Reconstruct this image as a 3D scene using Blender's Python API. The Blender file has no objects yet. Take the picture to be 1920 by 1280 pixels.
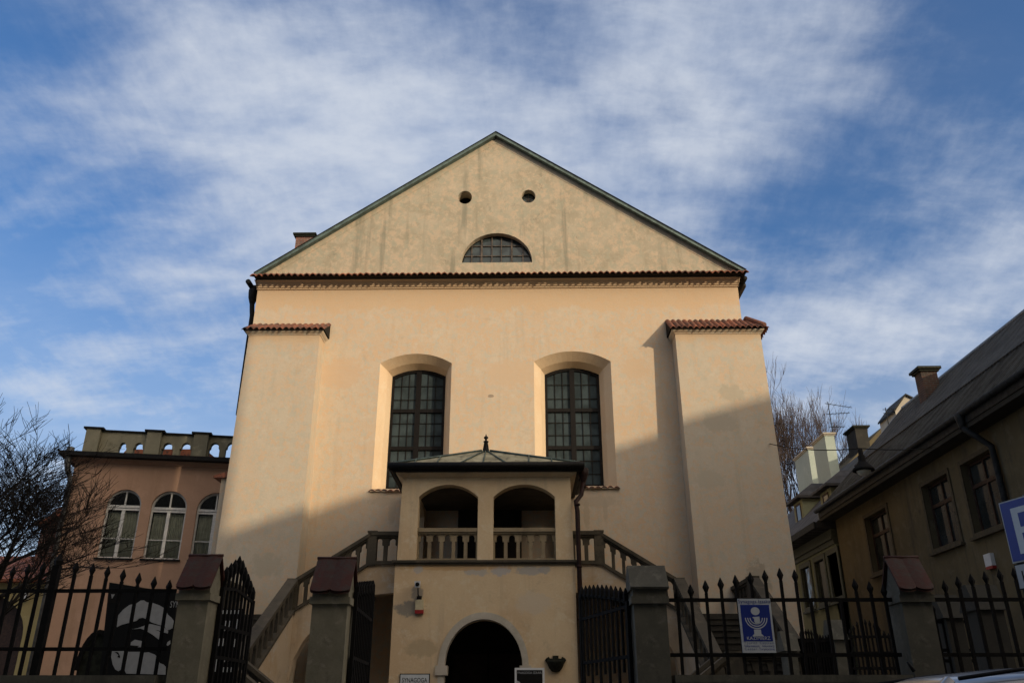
import bpy, bmesh, math, random
from mathutils import Vector, Matrix
from mathutils.geometry import tessellate_polygon
R = math.radians
S = bpy.context.scene
COL = S.collection
random.seed(7)

# ------------------------------------------------------------------ camera
PITCH, YAW, F, EYE = R(23.8), R(0.8), 1557.0, Vector((0, 0, 1.2))
cd = bpy.data.cameras.new('camera'); cam = bpy.data.objects.new('camera', cd); COL.objects.link(cam)
cam.location = EYE; cam.rotation_euler = (R(90) + PITCH, 0, YAW)
cd.sensor_width = 36; cd.lens = F / 1920 * 36; cd.clip_end = 2000; cd.clip_start = .05
S.camera = cam
CR = cam.rotation_euler.to_matrix()

def ray(px, py): return CR @ Vector(((px - 960) / F, (640 - py) / F, -1))
def at(px, py, Y):            # world point seen at photo pixel px, py on the plane y = Y
    d = ray(px, py); return EYE + d * (Y / d.y)
def onx(px, py, X):
    d = ray(px, py); return EYE + d * (X / d.x)

# ------------------------------------------------------------------ light
SUN = Vector((1.0, -1.0, .35)).normalized()          # towards the sun
ld = bpy.data.lights.new('sun', 'SUN'); sun = bpy.data.objects.new('sun', ld); COL.objects.link(sun)
ld.energy = 2.9; ld.angle = R(.55); ld.color = (1, .80, .56)
sun.rotation_euler = (-SUN).to_track_quat('-Z', 'Y').to_euler()
S.view_settings.view_transform = 'Standard'; S.view_settings.look = 'None'
S.view_settings.exposure = 0; S.view_settings.gamma = 1

W = bpy.data.worlds.new('World'); S.world = W; W.use_nodes = True
nt = W.node_tree; nt.nodes.clear()
def N(t, kind, **k):
    n = t.nodes.new(kind)
    for a, b in k.items(): setattr(n, a, b)
    return n
def val(t, sock, v):
    if hasattr(v, 'links') or isinstance(v, bpy.types.NodeSocket): t.links.new(v, sock)
    else: sock.default_value = v
def M_(t, op, a, b=0.0, c=None, clamp=False):
    n = N(t, 'ShaderNodeMath', operation=op, use_clamp=clamp)
    val(t, n.inputs[0], a); val(t, n.inputs[1], b)
    if c is not None: val(t, n.inputs[2], c)
    return n.outputs[0]
def VM(t, op, a, b=None):
    n = N(t, 'ShaderNodeVectorMath', operation=op)
    val(t, n.inputs[0], a)
    if b is not None: val(t, n.inputs[1], b)
    return n.outputs['Value'] if op in ('LENGTH', 'DISTANCE', 'DOT_PRODUCT') else n.outputs[0]
def noise(t, vec, scale, detail=4, rough=.5, dist=0.0):
    n = N(t, 'ShaderNodeTexNoise'); t.links.new(vec, n.inputs['Vector'])
    n.inputs['Scale'].default_value = scale; n.inputs['Detail'].default_value = detail
    n.inputs['Roughness'].default_value = rough; n.inputs['Distortion'].default_value = dist
    return n.outputs['Fac']
def mapr(t, v, a, b, c=0.0, d=1.0, smooth=True):
    n = N(t, 'ShaderNodeMapRange', interpolation_type='SMOOTHSTEP' if smooth else 'LINEAR')
    val(t, n.inputs[0], v)
    for i, x in enumerate((a, b, c, d)): n.inputs[i + 1].default_value = x
    return n.outputs[0]
def mix(t, f, a, b, mode='MIX'):
    n = N(t, 'ShaderNodeMix', data_type='RGBA', blend_type=mode)
    val(t, n.inputs[0], f)
    for s, x in ((n.inputs[6], a), (n.inputs[7], b)):
        if isinstance(x, tuple): s.default_value = (*x[:3], 1)
        else: t.links.new(x, s)
    return n.outputs[2]
def mapping(t, vec, scale=(1, 1, 1), rot=(0, 0, 0), loc=(0, 0, 0)):
    n = N(t, 'ShaderNodeMapping'); t.links.new(vec, n.inputs[0])
    n.inputs['Scale'].default_value = scale; n.inputs['Rotation'].default_value = rot
    n.inputs['Location'].default_value = loc
    return n.outputs[0]

sky = N(nt, 'ShaderNodeTexSky', sky_type='NISHITA'); sky.sun_disc = False
sky.sun_elevation = math.asin(SUN.z); sky.sun_rotation = math.atan2(SUN.x, SUN.y)
sky.air_density = 1.3; sky.dust_density = .5; sky.ozone_density = 3.0
tc = N(nt, 'ShaderNodeTexCoord').outputs['Generated']
sp = N(nt, 'ShaderNodeSeparateXYZ'); nt.links.new(tc, sp.inputs[0])
zz = M_(nt, 'ADD', M_(nt, 'MAXIMUM', sp.outputs[2], 0.0), .32)
cb = N(nt, 'ShaderNodeCombineXYZ')
nt.links.new(M_(nt, 'DIVIDE', sp.outputs[0], zz), cb.inputs[0]); nt.links.new(M_(nt, 'DIVIDE', sp.outputs[1], zz), cb.inputs[1])
P = cb.outputs[0]
def skyp(px, py):
    d = ray(px, py).normalized(); z = max(d.z, 0) + .32
    return (d.x / z, d.y / z, 0)
n1 = noise(nt, mapping(nt, P, (1, 1.25, 1), (0, 0, R(20))), 2.3, 4, .55, .15)
n2 = noise(nt, mapping(nt, P, (1.0, 1.9, 1), (0, 0, R(-35)), (3, 1, 0)), 5.0, 6, .6, .15)
n3 = noise(nt, mapping(nt, P, (2.6, 1, 1), (0, 0, R(-38)), (7, 2, 0)), 16, 5, .6, .1)
c = M_(nt, 'ADD', M_(nt, 'MULTIPLY', M_(nt, 'SUBTRACT', n1, .5), 1.7), M_(nt, 'MULTIPLY', M_(nt, 'SUBTRACT', n2, .5), 1.15))
c = M_(nt, 'ADD', c, M_(nt, 'MULTIPLY', M_(nt, 'SUBTRACT', n3, .5), .42))
for (px, py, r, w) in [(-40, 380, 380, -.60), (60, 620, 260, -.12), (1660, 360, 300, -.5), (1880, 60, 340, -.7), (1500, 460, 200, -.3),
                       (520, 210, 330, .38), (860, 300, 260, .25), (600, 470, 260, .2), (1250, 200, 300, .2), (1150, 70, 220, .05),
                       (1450, 130, 200, .16), (1850, 520, 220, .25), (980, 20, 200, -.2), (380, 560, 250, .15), (150, 60, 260, -.22), (-40, 0, 300, -.4), (1640, 640, 260, .15), (1920, 330, 200, -.1)]:
    a0 = Vector(skyp(px, py)); a1 = Vector(skyp(px + r, py)); rr = (a1 - a0).length
    dd = VM(nt, 'DISTANCE', P, tuple(a0))
    c = M_(nt, 'ADD', c, mapr(nt, dd, 0, rr * 1.35, w, 0))
cov = mapr(nt, c, -.72, .66, .09, .95)
hz = mapr(nt, sp.outputs[2], .0, .62, .88, 0)
cov = M_(nt, 'MAXIMUM', cov, hz)
skb = mix(nt, 1.0, sky.outputs[0], (.036, .089, .145), 'MULTIPLY')
cl = mix(nt, mapr(nt, n2, .3, .7), (.47, .545, .69), (.63, .68, .77))
bg = N(nt, 'ShaderNodeBackground'); bg.inputs['Strength'].default_value = 1.0
# warm glow added round the low sun as fill for the shaded walls
sd = VM(nt, 'DOT_PRODUCT', tc, tuple(SUN))
gl_ = M_(nt, 'POWER', mapr(nt, sd, .05, 1.0, 0, 1, False), 2.2)
fill_glow = mix(nt, 1, mix(nt, 1, (1.0, .74, .42), (2.5, 2.5, 2.5), 'MULTIPLY'), mix(nt, gl_, (0, 0, 0), (1, 1, 1)), 'MULTIPLY')
nt.links.new(mix(nt, 1, mix(nt, cov, skb, cl), fill_glow, 'ADD'), bg.inputs[0])
wo = N(nt, 'ShaderNodeOutputWorld'); nt.links.new(bg.outputs[0], wo.inputs[0])

# ------------------------------------------------------------------ materials
MAT = {}
def mat(name, build):
    m = bpy.data.materials.new(name); m.use_nodes = True; t = m.node_tree; t.nodes.clear()
    b = N(t, 'ShaderNodeBsdfPrincipled'); o = N(t, 'ShaderNodeOutputMaterial'); t.links.new(b.outputs[0], o.inputs[0])
    build(t, b); MAT[name] = m; return m
def ocoord(t):
    return N(t, 'ShaderNodeTexCoord').outputs['Object']
def bump(t, b, h, strength=.3, dist=.02):
    n = N(t, 'ShaderNodeBump'); n.inputs['Strength'].default_value = strength; n.inputs['Distance'].default_value = dist
    t.links.new(h, n.inputs['Height']); t.links.new(n.outputs[0], b.inputs['Normal'])
def plaster(name, c1, c2, c3, stain=(.3, .28, .24), stain_amt=.35, streak=.3, patch=None, sc=1.0, band=None, mot=None):
    def f(t, b):
        o = ocoord(t)
        a = noise(t, o, .55 * sc, 7, .65, .3); d = noise(t, o, 2.3 * sc, 9, .72, .25)
        col = mix(t, mapr(t, a, .38, .62), c1, c2)
        col = mix(t, mapr(t, d, .5, .66, 0, .75), col, c3)
        if mot: col = mix(t, mapr(t, noise(t, o, 3.6, 7, .7), .44, .56, 0, .8), col, mix(t, mapr(t, noise(t, mapping(t, o, (1, 1, 1), (0, 0, 0), (9, 4, 2)), 5.5, 6, .7), .45, .55), mot[0], mot[1]))
        st = noise(t, mapping(t, o, (2.6, 2.6, .22)), 1.0, 5, .6, .2)
        col = mix(t, mapr(t, st, .52, .74, 0, streak), col, stain)
        g = noise(t, o, 1.4 * sc, 10, .75, .3)
        col = mix(t, mapr(t, g, .56, .74, 0, stain_amt), col, stain)
        if band:                                     # the strip under a ledge that kept its fresher paint
            sb = N(t, 'ShaderNodeSeparateXYZ'); t.links.new(o, sb.inputs[0])
            e = M_(t, 'ADD', sb.outputs[2], M_(t, 'MULTIPLY', M_(t, 'SUBTRACT', noise(t, mapping(t, o, (1.2, 1, .5)), 1.3, 6, .65), .5), 1.1))
            col = mix(t, mapr(t, e, band[0] - .12, band[0] + .12, 0, .75), col, band[1])
        fi = noise(t, o, 22, 4, .7)
        col = mix(t, mapr(t, fi, .3, .7, 0, .22), col, mix(t, 1, col, (.72, .70, .66), 'MULTIPLY'))
        if patch:                                    # (centre x, z, half w, half h, colour): repaired plaster
            s = N(t, 'ShaderNodeSeparateXYZ'); t.links.new(o, s.inputs[0])
            wob = M_(t, 'MULTIPLY', M_(t, 'SUBTRACT', noise(t, o, 5.0, 7, .7), .5), 3.6)
            for (x, z, w, h, pc) in patch:
                e = M_(t, 'ADD', M_(t, 'POWER', M_(t, 'DIVIDE', M_(t, 'SUBTRACT', s.outputs[0], x), w), 2.0), M_(t, 'POWER', M_(t, 'DIVIDE', M_(t, 'SUBTRACT', s.outputs[2], z), h), 2.0))
                e = M_(t, 'ADD', e, wob)
                col = mix(t, mapr(t, e, .45, 1.15, .8, 0), col, pc)
        t.links.new(col, b.inputs['Base Color']); b.inputs['Roughness'].default_value = .92
        h = M_(t, 'ADD', M_(t, 'MULTIPLY', fi, .35), noise(t, o, 3, 4, .6)); bump(t, b, h, .35, .02)
    return mat(name, f)
def simple(name, col, rough=.6, metal=0.0, var=.25, sc=6, bmp=.1):
    def f(t, b):
        o = ocoord(t); n = noise(t, o, sc, 5, .6, .3)
        dk = tuple(x * (1 - var) for x in col); lt = tuple(min(1, x * (1 + var)) for x in col)
        t.links.new(mix(t, mapr(t, n, .3, .7), dk, lt), b.inputs['Base Color'])
        b.inputs['Roughness'].default_value = rough; b.inputs['Metallic'].default_value = metal
        if max(col) < .03: b.inputs['Specular IOR Level'].default_value = .2
        if bmp: bump(t, b, noise(t, o, sc * 4, 4, .6), bmp, .01)
    return mat(name, f)
x0_ = at(909, 1050, 22).x
pw = [(at(x, y, 25).x - x0_, at(x, y, 25).z, w, h, c) for x, y, w, h, c in [
    (722, 940, .5, .16, (.47, .385, .28)), (1120, 940, .7, .2, (.47, .39, .285)), (735, 960, .12, .45, (.45, .37, .27)), (1100, 965, .10, .5, (.45, .37, .27)), (1135, 955, .08, .4, (.46, .38, .28)), (920, 742, .10, .05, (.25, .2, .15)),
    (960, 700, .9, .5, (.57, .43, .29)), (640, 700, .8, .6, (.57, .42, .28)), (1190, 690, .5, .4, (.56, .42, .28))]]
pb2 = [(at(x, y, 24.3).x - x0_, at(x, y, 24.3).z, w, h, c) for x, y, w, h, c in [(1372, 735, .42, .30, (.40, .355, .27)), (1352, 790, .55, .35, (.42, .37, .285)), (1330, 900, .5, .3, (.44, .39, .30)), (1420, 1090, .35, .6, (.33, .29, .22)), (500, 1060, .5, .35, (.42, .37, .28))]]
SY1, SY2, SY3 = (.67, .54, .385), (.66, .485, .315), (.68, .58, .46)
plaster('facade_plaster', (.59, .495, .37), (.585, .445, .305), (.59, .52, .415), (.41, .34, .25), .5, .3, pw, 1.0, (at(930, 541, 25).z - .75, (.60, .43, .265)), ((.51, .475, .385), (.61, .44, .285)))
plaster('sunlit_reveal_plaster', (.70, .55, .37), (.68, .51, .33), (.70, .58, .42), (.5, .4, .28), .3, .3)  # window reveals: sun brightness put into a lighter wall colour
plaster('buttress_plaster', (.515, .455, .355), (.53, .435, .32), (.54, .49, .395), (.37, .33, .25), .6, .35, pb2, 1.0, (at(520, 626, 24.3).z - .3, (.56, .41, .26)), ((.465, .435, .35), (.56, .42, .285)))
plaster('gable_plaster', (.43, .375, .28), (.34, .30, .215), (.54, .43, .31), (.20, .195, .145), .95, .75, None, 1.5, None, ((.36, .345, .26), (.50, .39, .275)))
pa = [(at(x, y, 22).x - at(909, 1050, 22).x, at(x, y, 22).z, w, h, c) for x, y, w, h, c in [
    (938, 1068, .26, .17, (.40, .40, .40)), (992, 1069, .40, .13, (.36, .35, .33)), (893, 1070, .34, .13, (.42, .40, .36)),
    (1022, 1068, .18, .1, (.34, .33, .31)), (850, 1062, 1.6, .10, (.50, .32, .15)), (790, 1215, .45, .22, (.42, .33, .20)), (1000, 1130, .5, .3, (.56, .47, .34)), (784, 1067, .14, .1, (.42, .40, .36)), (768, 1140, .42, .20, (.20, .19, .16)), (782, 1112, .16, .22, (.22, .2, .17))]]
plaster('porch_plaster', (.64, .50, .31), (.57, .42, .25), (.66, .56, .38), (.30, .25, .19), .55, .4, pa)
plaster('stair_plaster', (.48, .39, .28), (.42, .31, .19), (.47, .43, .36), (.24, .20, .15), .7, .6)
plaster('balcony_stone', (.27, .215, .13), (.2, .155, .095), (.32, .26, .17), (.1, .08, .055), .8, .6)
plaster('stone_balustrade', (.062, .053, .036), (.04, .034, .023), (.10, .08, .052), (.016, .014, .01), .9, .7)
plaster('stone_pale', (.48, .44, .37), (.40, .37, .30), (.52, .48, .40), (.3, .27, .2), .4, .3)
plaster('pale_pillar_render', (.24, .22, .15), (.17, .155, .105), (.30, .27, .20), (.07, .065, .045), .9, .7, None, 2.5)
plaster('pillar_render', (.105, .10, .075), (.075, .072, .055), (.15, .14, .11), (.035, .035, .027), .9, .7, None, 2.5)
plaster('pink_plaster', (.43, .265, .175), (.38, .24, .16), (.45, .29, .2), (.30, .185, .11), .5, .5)
plaster('yellow_plaster', (.42, .34, .14), (.36, .29, .13), (.45, .37, .18), (.25, .2, .1), .5, .3)
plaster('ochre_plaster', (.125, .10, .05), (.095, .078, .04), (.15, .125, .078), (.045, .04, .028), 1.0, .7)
plaster('dark_render', (.03, .029, .022), (.02, .019, .015), (.045, .04, .03), (.012, .012, .01), .8, .6)
plaster('green_plaster', (.22, .24, .155), (.19, .21, .14), (.24, .26, .18), (.15, .17, .12), .4, .3)
plaster('white_green_plaster', (.40, .47, .42), (.36, .43, .38), (.43, .49, .44), (.35, .38, .3), .3, .2)
plaster('parapet_plaster', (.24, .225, .155), (.17, .16, .11), (.31, .29, .2), (.08, .075, .05), .8, .5)
plaster('tenement_plaster', (.32, .27, .2), (.28, .24, .18), (.35, .3, .22), (.2, .17, .13), .4, .3)
def tiles(name, pal):
    def f(t, b):
        o = ocoord(t)
        s = N(t, 'ShaderNodeSeparateXYZ'); t.links.new(o, s.inputs[0])
        cbn = N(t, 'ShaderNodeCombineXYZ')
        t.links.new(M_(t, 'FLOOR', M_(t, 'ADD', M_(t, 'DIVIDE', s.outputs[0], .2), .5)), cbn.inputs[0])
        t.links.new(M_(t, 'FLOOR', M_(t, 'DIVIDE', s.outputs[1], .35)), cbn.inputs[1])
        w = N(t, 'ShaderNodeTexWhiteNoise', noise_dimensions='3D'); t.links.new(cbn.outputs[0], w.inputs[0])
        r = N(t, 'ShaderNodeValToRGB'); r.color_ramp.interpolation = 'LINEAR'
        e = r.color_ramp.elements; e[0].color = (*pal[0], 1); e[1].color = (*pal[-1], 1)
        for i, c_ in enumerate(pal[1:-1]): x = e.new((i + 1) / (len(pal) - 1)); x.color = (*c_, 1)
        t.links.new(w.outputs[0], r.inputs[0])
        n = noise(t, o, 7, 6, .7, .5)
        col = mix(t, mapr(t, n, .45, .65, 0, .75), r.outputs[0], (.035, .03, .025))
        t.links.new(col, b.inputs['Base Color']); b.inputs['Roughness'].default_value = .85
        bump(t, b, noise(t, o, 30, 4, .6), .3, .01)
    return mat(name, f)
tiles('clay_tile', [(.16, .06, .035), (.20, .07, .04), (.11, .05, .035), (.30, .10, .05), (.14, .055, .035)])
tiles('dark_clay_tile', [(.055, .012, .006), (.04, .012, .007), (.065, .014, .007), (.022, .012, .008)])
tiles('orange_tile', [(.30, .09, .035), (.24, .07, .03), (.34, .11, .045), (.2, .06, .03)])
simple('copper_green', (.085, .125, .115), .6, .2, .35, 5)
simple('black_metal', (.008, .008, .008), .7, .0, .4, 14)
simple('iron', (.004, .0038, .0035), .85, .0, .5, 20)
simple('gutter_metal', (.022, .024, .024), .7, .1, .4, 6)
simple('zinc_grey', (.10, .11, .12), .45, .5, .3, 4)
simple('rust_pipe', (.020, .008, .006), .6, .1, .4, 8)
simple('grey_pipe', (.10, .10, .095), .6, .3, .3, 6)
simple('window_wood_dark', (.0045, .0035, .003), .6, 0, .4, 12)
simple('window_wood_brown', (.035, .016, .009), .7, 0, .4, 12)
simple('window_paint_pale', (.55, .55, .52), .6, 0, .15, 12)
simple('window_paint_green', (.075, .085, .06), .7, 0, .2, 12)
simple('window_trim_ochre', (.06, .048, .026), .8, 0, .3, 9)
simple('leading', (.012, .010, .008), .7, .1, .3, 12)
simple('rusty_bar', (.085, .066, .052), .8, 0, .6, 14)
simple('dark_void', (.012, .011, .010), .9, 0, .2, 4)
simple('dark_door', (.02, .014, .01), .7, 0, .3, 6)
simple('interior_plaster', (.08, .065, .04), .9, 0, .2, 3)
simple('curtain', (.62, .59, .48), .9, 0, .12, 5)
simple('bark', (.020, .017, .014), .9, 0, .4, 20)
simple('twig_brown', (.06, .042, .035), .9, 0, .3, 20)
simple('white_paint', (.62, .64, .64), .5, 0, .05, 10, 0)
simple('sign_white', (.50, .54, .56), .5, 0, .05, 10, 0)
simple('cream_paint', (.50, .44, .28), .5, 0, .1, 10, 0)
simple('sign_blue', (.006, .025, .22), .4, 0, .06, 10, 0)
simple('sign_black', (.008, .008, .008), .45, 0, .1, 10, 0)
simple('poster_white', (.36, .37, .37), .6, 0, .08, 14, 0)
simple('red_plastic', (.26, .015, .015), .4, 0, .1, 10, 0)
simple('grey_plastic', (.30, .30, .32), .4, 0, .1, 10, 0)
simple('bronze_dark', (.016, .018, .012), .7, .2, .5, 14)
simple('asphalt', (.05, .05, .05), .9, 0, .25, 9, .4)
simple('paving', (.14, .13, .12), .9, 0, .25, 3, .3)
simple('ground_dirt', (.09, .08, .06), .95, 0, .3, 1.2, .3)
simple('step_stone', (.030, .027, .02), .9, 0, .35, 6)
simple('tyre', (.015, .015, .015), .9, 0, .2, 20)
simple('asphalt_kerb', (.2, .19, .18), .9, 0, .2, 5)
def brick(t, b):
    o = ocoord(t); n = N(t, 'ShaderNodeTexBrick'); t.links.new(mapping(t, o, (1, 1, 1), (R(90), 0, 0)), n.inputs[0])
    n.inputs['Color1'].default_value = (.22, .07, .045, 1); n.inputs['Color2'].default_value = (.13, .055, .04, 1)
    n.inputs['Mortar'].default_value = (.2, .17, .14, 1); n.inputs['Scale'].default_value = 1
    n.inputs['Brick Width'].default_value = .26; n.inputs['Row Height'].default_value = .08; n.inputs['Mortar Size'].default_value = .012
    t.links.new(mix(t, mapr(t, noise(t, o, 3, 6, .7), .45, .65, 0, .7), n.outputs[0], (.06, .05, .045)), b.inputs['Base Color'])
    b.inputs['Roughness'].default_value = .9; bump(t, b, n.outputs[1], -.5, .01)
mat('brick', brick)
def sooty(t, b):
    brick(t, b); s = b.inputs['Base Color'].links[0].from_socket
    t.links.new(mix(t, 1.0, s, (.42, .5, .5), 'MULTIPLY'), b.inputs['Base Color'])
mat('sooty_brick', sooty)
def seam(name, col, pitch, axis, dark=.5, rough=.5):
    def f(t, b):
        o = ocoord(t); s = N(t, 'ShaderNodeSeparateXYZ'); t.links.new(o, s.inputs[0])
        fr = M_(t, 'FRACT', M_(t, 'DIVIDE', s.outputs[axis], pitch))
        tri = M_(t, 'ABSOLUTE', M_(t, 'SUBTRACT', fr, .5))
        n = noise(t, o, 1.6, 6, .65, .4); n2_ = noise(t, mapping(t, o, (6, .7, 6)), 1, 4)
        cc = mix(t, mapr(t, n, .35, .65), tuple(x * .65 for x in col), tuple(x * 1.3 for x in col))
        cc = mix(t, mapr(t, n2_, .5, .7, 0, .5), cc, (.05, .045, .04))
        t.links.new(cc, b.inputs['Base Color'])
        b.inputs['Roughness'].default_value = rough; b.inputs['Metallic'].default_value = 0; b.inputs['Specular IOR Level'].default_value = .3
        bump(t, b, M_(t, 'MULTIPLY', tri, 2.0), .9, .03)
    return mat(name, f)
seam('corrugated_roof', (.045, .047, .045), .16, 1, .5, .85)
seam('standing_seam_roof', (.05, .05, .052), .55, 1, .5, .8)
seam('porch_roof_metal', (.30, .29, .20), 1e6, 0, .5, .7)
def glass(name, tint, rough=.06):
    def f(t, b):
        o = ocoord(t)
        t.links.new(mix(t, mapr(t, noise(t, o, 2.2, 3), .35, .65), tint, tuple(x * 1.7 for x in tint)), b.inputs['Base Color'])
        b.inputs['Roughness'].default_value = rough; b.inputs['Specular IOR Level'].default_value = .32
        bump(t, b, noise(t, o, 1.7, 2), .12, .05)
    return mat(name, f)
glass('old_glass', (.032, .044, .048)); glass('house_glass', (.02, .024, .024)); glass('car_glass', (.008, .009, .009), .03)
def clear(t, b):
    b.inputs['Base Color'].default_value = (.9, .93, .92, 1); b.inputs['Roughness'].default_value = .02
    t.nodes.remove(b)
    g = N(t, 'ShaderNodeBsdfGlossy'); g.inputs['Roughness'].default_value = .03
    tr = N(t, 'ShaderNodeBsdfTransparent'); tr.inputs[0].default_value = (.85, .88, .87, 1)
    fr = N(t, 'ShaderNodeFresnel'); fr.inputs[0].default_value = 1.5
    mx = N(t, 'ShaderNodeMixShader'); t.links.new(fr.outputs[0], mx.inputs[0]); t.links.new(tr.outputs[0], mx.inputs[1]); t.links.new(g.outputs[0], mx.inputs[2])
    t.links.new(mx.outputs[0], [n for n in t.nodes if n.type == 'OUTPUT_MATERIAL'][0].inputs[0])
mat('clear_glass', clear)
def paint(name, col):
    def f(t, b):
        o = ocoord(t)
        t.links.new(mix(t, mapr(t, noise(t, o, 5, 5), .4, .7, 0, .3), col, tuple(x * .7 for x in col)), b.inputs['Base Color'])
        b.inputs['Metallic'].default_value = .5; b.inputs['Roughness'].default_value = .32; b.inputs['Coat Weight'].default_value = .7
    return mat(name, f)
paint('silver_car_paint', (.16, .17, .19)); paint('dark_car_paint', (.03, .035, .04))

# ------------------------------------------------------------------ mesh helpers
def frame_xz(Y):   return lambda u, v, w: (u, Y + w, v)          # u=x, v=z, w into the wall
def frame_yz(X, s=1): return lambda u, v, w: (X + s * w, u, v)   # u=y, v=z
class MB:
    def __init__(s): s.v = []; s.f = []; s.sm = []
    def add(s, vs, fs, smooth=False):
        o = len(s.v); s.v += [tuple(x) for x in vs]; s.f += [tuple(i + o for i in f) for f in fs]; s.sm += [smooth] * len(fs); return s
    def box(s, x0, x1, y0, y1, z0, z1):
        return s.add([(x, y, z) for x in (x0, x1) for y in (y0, y1) for z in (z0, z1)],
                     [(0, 1, 3, 2), (4, 6, 7, 5), (0, 4, 5, 1), (2, 3, 7, 6), (0, 2, 6, 4), (1, 5, 7, 3)])
    def hexa(s, b, t):                                            # bottom 4 and top 4 corners
        return s.add(list(b) + list(t), [(3, 2, 1, 0), (4, 5, 6, 7)] + [(i, (i + 1) % 4, (i + 1) % 4 + 4, i + 4) for i in range(4)])
    def slab(s, loops, fn, w0, w1):
        tris = tessellate_polygon([[Vector((a, b, 0)) for a, b in l] for l in loops])
        flat = [p for l in loops for p in l]; n = len(flat)
        vs = [fn(a, b, w0) for a, b in flat] + [fn(a, b, w1) for a, b in flat]
        fs = [tuple(t) for t in tris] + [tuple(i + n for i in reversed(t)) for t in tris]
        o = 0
        for l in loops:
            k = len(l)
            for i in range(k):
                j = (i + 1) % k; fs.append((o + i, o + j, o + j + n, o + i + n))
            o += k
        return s.add(vs, fs)
    def loft(s, a, b, closed=True, smooth=False):                 # skin between two rings of 3D points
        n = len(a); r = range(n if closed else n - 1)
        return s.add(list(a) + list(b), [(i, (i + 1) % n, (i + 1) % n + n, i + n) for i in r], smooth)
    def lofts(s, rings, caps=True, smooth=True):
        n = len(rings[0]); vs = [p for r in rings for p in r]; fs = []
        for k in range(len(rings) - 1):
            for i in range(n):
                j = (i + 1) % n; fs.append((k * n + i, k * n + j, (k + 1) * n + j, (k + 1) * n + i))
        if caps: fs.append(tuple(reversed(range(n)))); fs.append(tuple(range((len(rings) - 1) * n, len(rings) * n)))
        return s.add(vs, fs, smooth)
    def tube(s, pts, rad, n=8, caps=True):
        pts = [Vector(p) for p in pts]; rad = rad if isinstance(rad, (list, tuple)) else [rad] * len(pts)
        rings = []; up = None
        for i, p in enumerate(pts):
            d = (pts[min(i + 1, len(pts) - 1)] - pts[max(i - 1, 0)]).normalized()
            if up is None: up = Vector((0, 0, 1)) if abs(d.z) < .9 else Vector((1, 0, 0))
            a = d.cross(up).normalized(); b_ = a.cross(d).normalized(); up = b_
            rings.append([p + (a * math.cos(2 * math.pi * k / n) + b_ * math.sin(2 * math.pi * k / n)) * rad[i] for k in range(n)])
        return s.lofts(rings, caps)
    def lathe(s, prof, c=(0, 0, 0), n=14):
        rings = [[(c[0] + r * math.cos(2 * math.pi * k / n), c[1] + r * math.sin(2 * math.pi * k / n), c[2] + z) for k in range(n)] for r, z in prof]
        return s.lofts(rings, True)
    def prism(s, prof, x0, x1, ax='x'):                           # profile (y,z) swept along x (or (x,z) along y)
        n = len(prof)
        g = (lambda a, b, t: (t, a, b)) if ax == 'x' else (lambda a, b, t: (a, t, b))
        return s.slab([prof], (lambda u, v, w: g(u, v, w)), x0, x1)
    def build(s, name, m, parent=None, org=None):
        if org is None:
            org = Vector((0, 0, 0)); q = parent
            while q is not None: org = org + q.location; q = q.parent
        me = bpy.data.meshes.new(name); me.from_pydata([tuple(Vector(v) - Vector(org)) for v in s.v], [], s.f)
        bm = bmesh.new(); bm.from_mesh(me)
        bmesh.ops.recalc_face_normals(bm, faces=bm.faces); bm.to_mesh(me); bm.free()
        if len(me.polygons) == len(s.sm): me.polygons.foreach_set('use_smooth', s.sm)
        me.materials.append(MAT[m]); o = bpy.data.objects.new(name, me); COL.objects.link(o)
        if parent is not None: o.parent = parent
        return o
def tag(o, label, cat, group=None, kind=None):
    if kind: o['kind'] = kind
    else: o['label'] = label; o['category'] = cat
    if group: o['group'] = group
    return o
def thing(name, label, cat, loc, group=None, rz=0):
    o = bpy.data.objects.new(name, None); COL.objects.link(o); o.empty_display_size = .2
    o.location = loc; o.rotation_euler = (0, 0, rz); return tag(o, label, cat, group)
def clone(o, parent=None, **kw):
    c = o.copy(); COL.objects.link(c)
    if parent is not None: c.parent = parent
    for ch in list(o.children): clone(ch, c)
    return c
def rect(x0, x1, z0, z1): return [(x0, z0), (x1, z0), (x1, z1), (x0, z1)]
def arch(x0, x1, z0, zs, zt, n=14):
    """closed loop: bottom corners then a circular-segment head through (x0,zs), (mid,zt), (x1,zs)"""
    h = zt - zs; w = (x1 - x0) / 2; cx = (x0 + x1) / 2
    r = (w * w + h * h) / (2 * h); cz = zt - r; a = math.asin(min(1, w / r))
    if h > w: a = math.pi - a
    return [(x0, z0), (x1, z0)] + [(cx + r * math.sin(a - 2 * a * i / n), cz + r * math.cos(a - 2 * a * i / n)) for i in range(n + 1)]
def ell(x0, x1, z0, zs, zt, n=16):
    cx = (x0 + x1) / 2; w = (x1 - x0) / 2
    return [(x0, z0), (x1, z0)] + [(cx + w * math.cos(math.pi * i / n), zs + (zt - zs) * math.sin(math.pi * i / n)) for i in range(n + 1)]
def circ(cx, cz, r, n=20, rz=None): return [(cx + r * math.cos(2 * math.pi * i / n), cz + (rz or r) * math.sin(2 * math.pi * i / n)) for i in range(n)]
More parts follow.
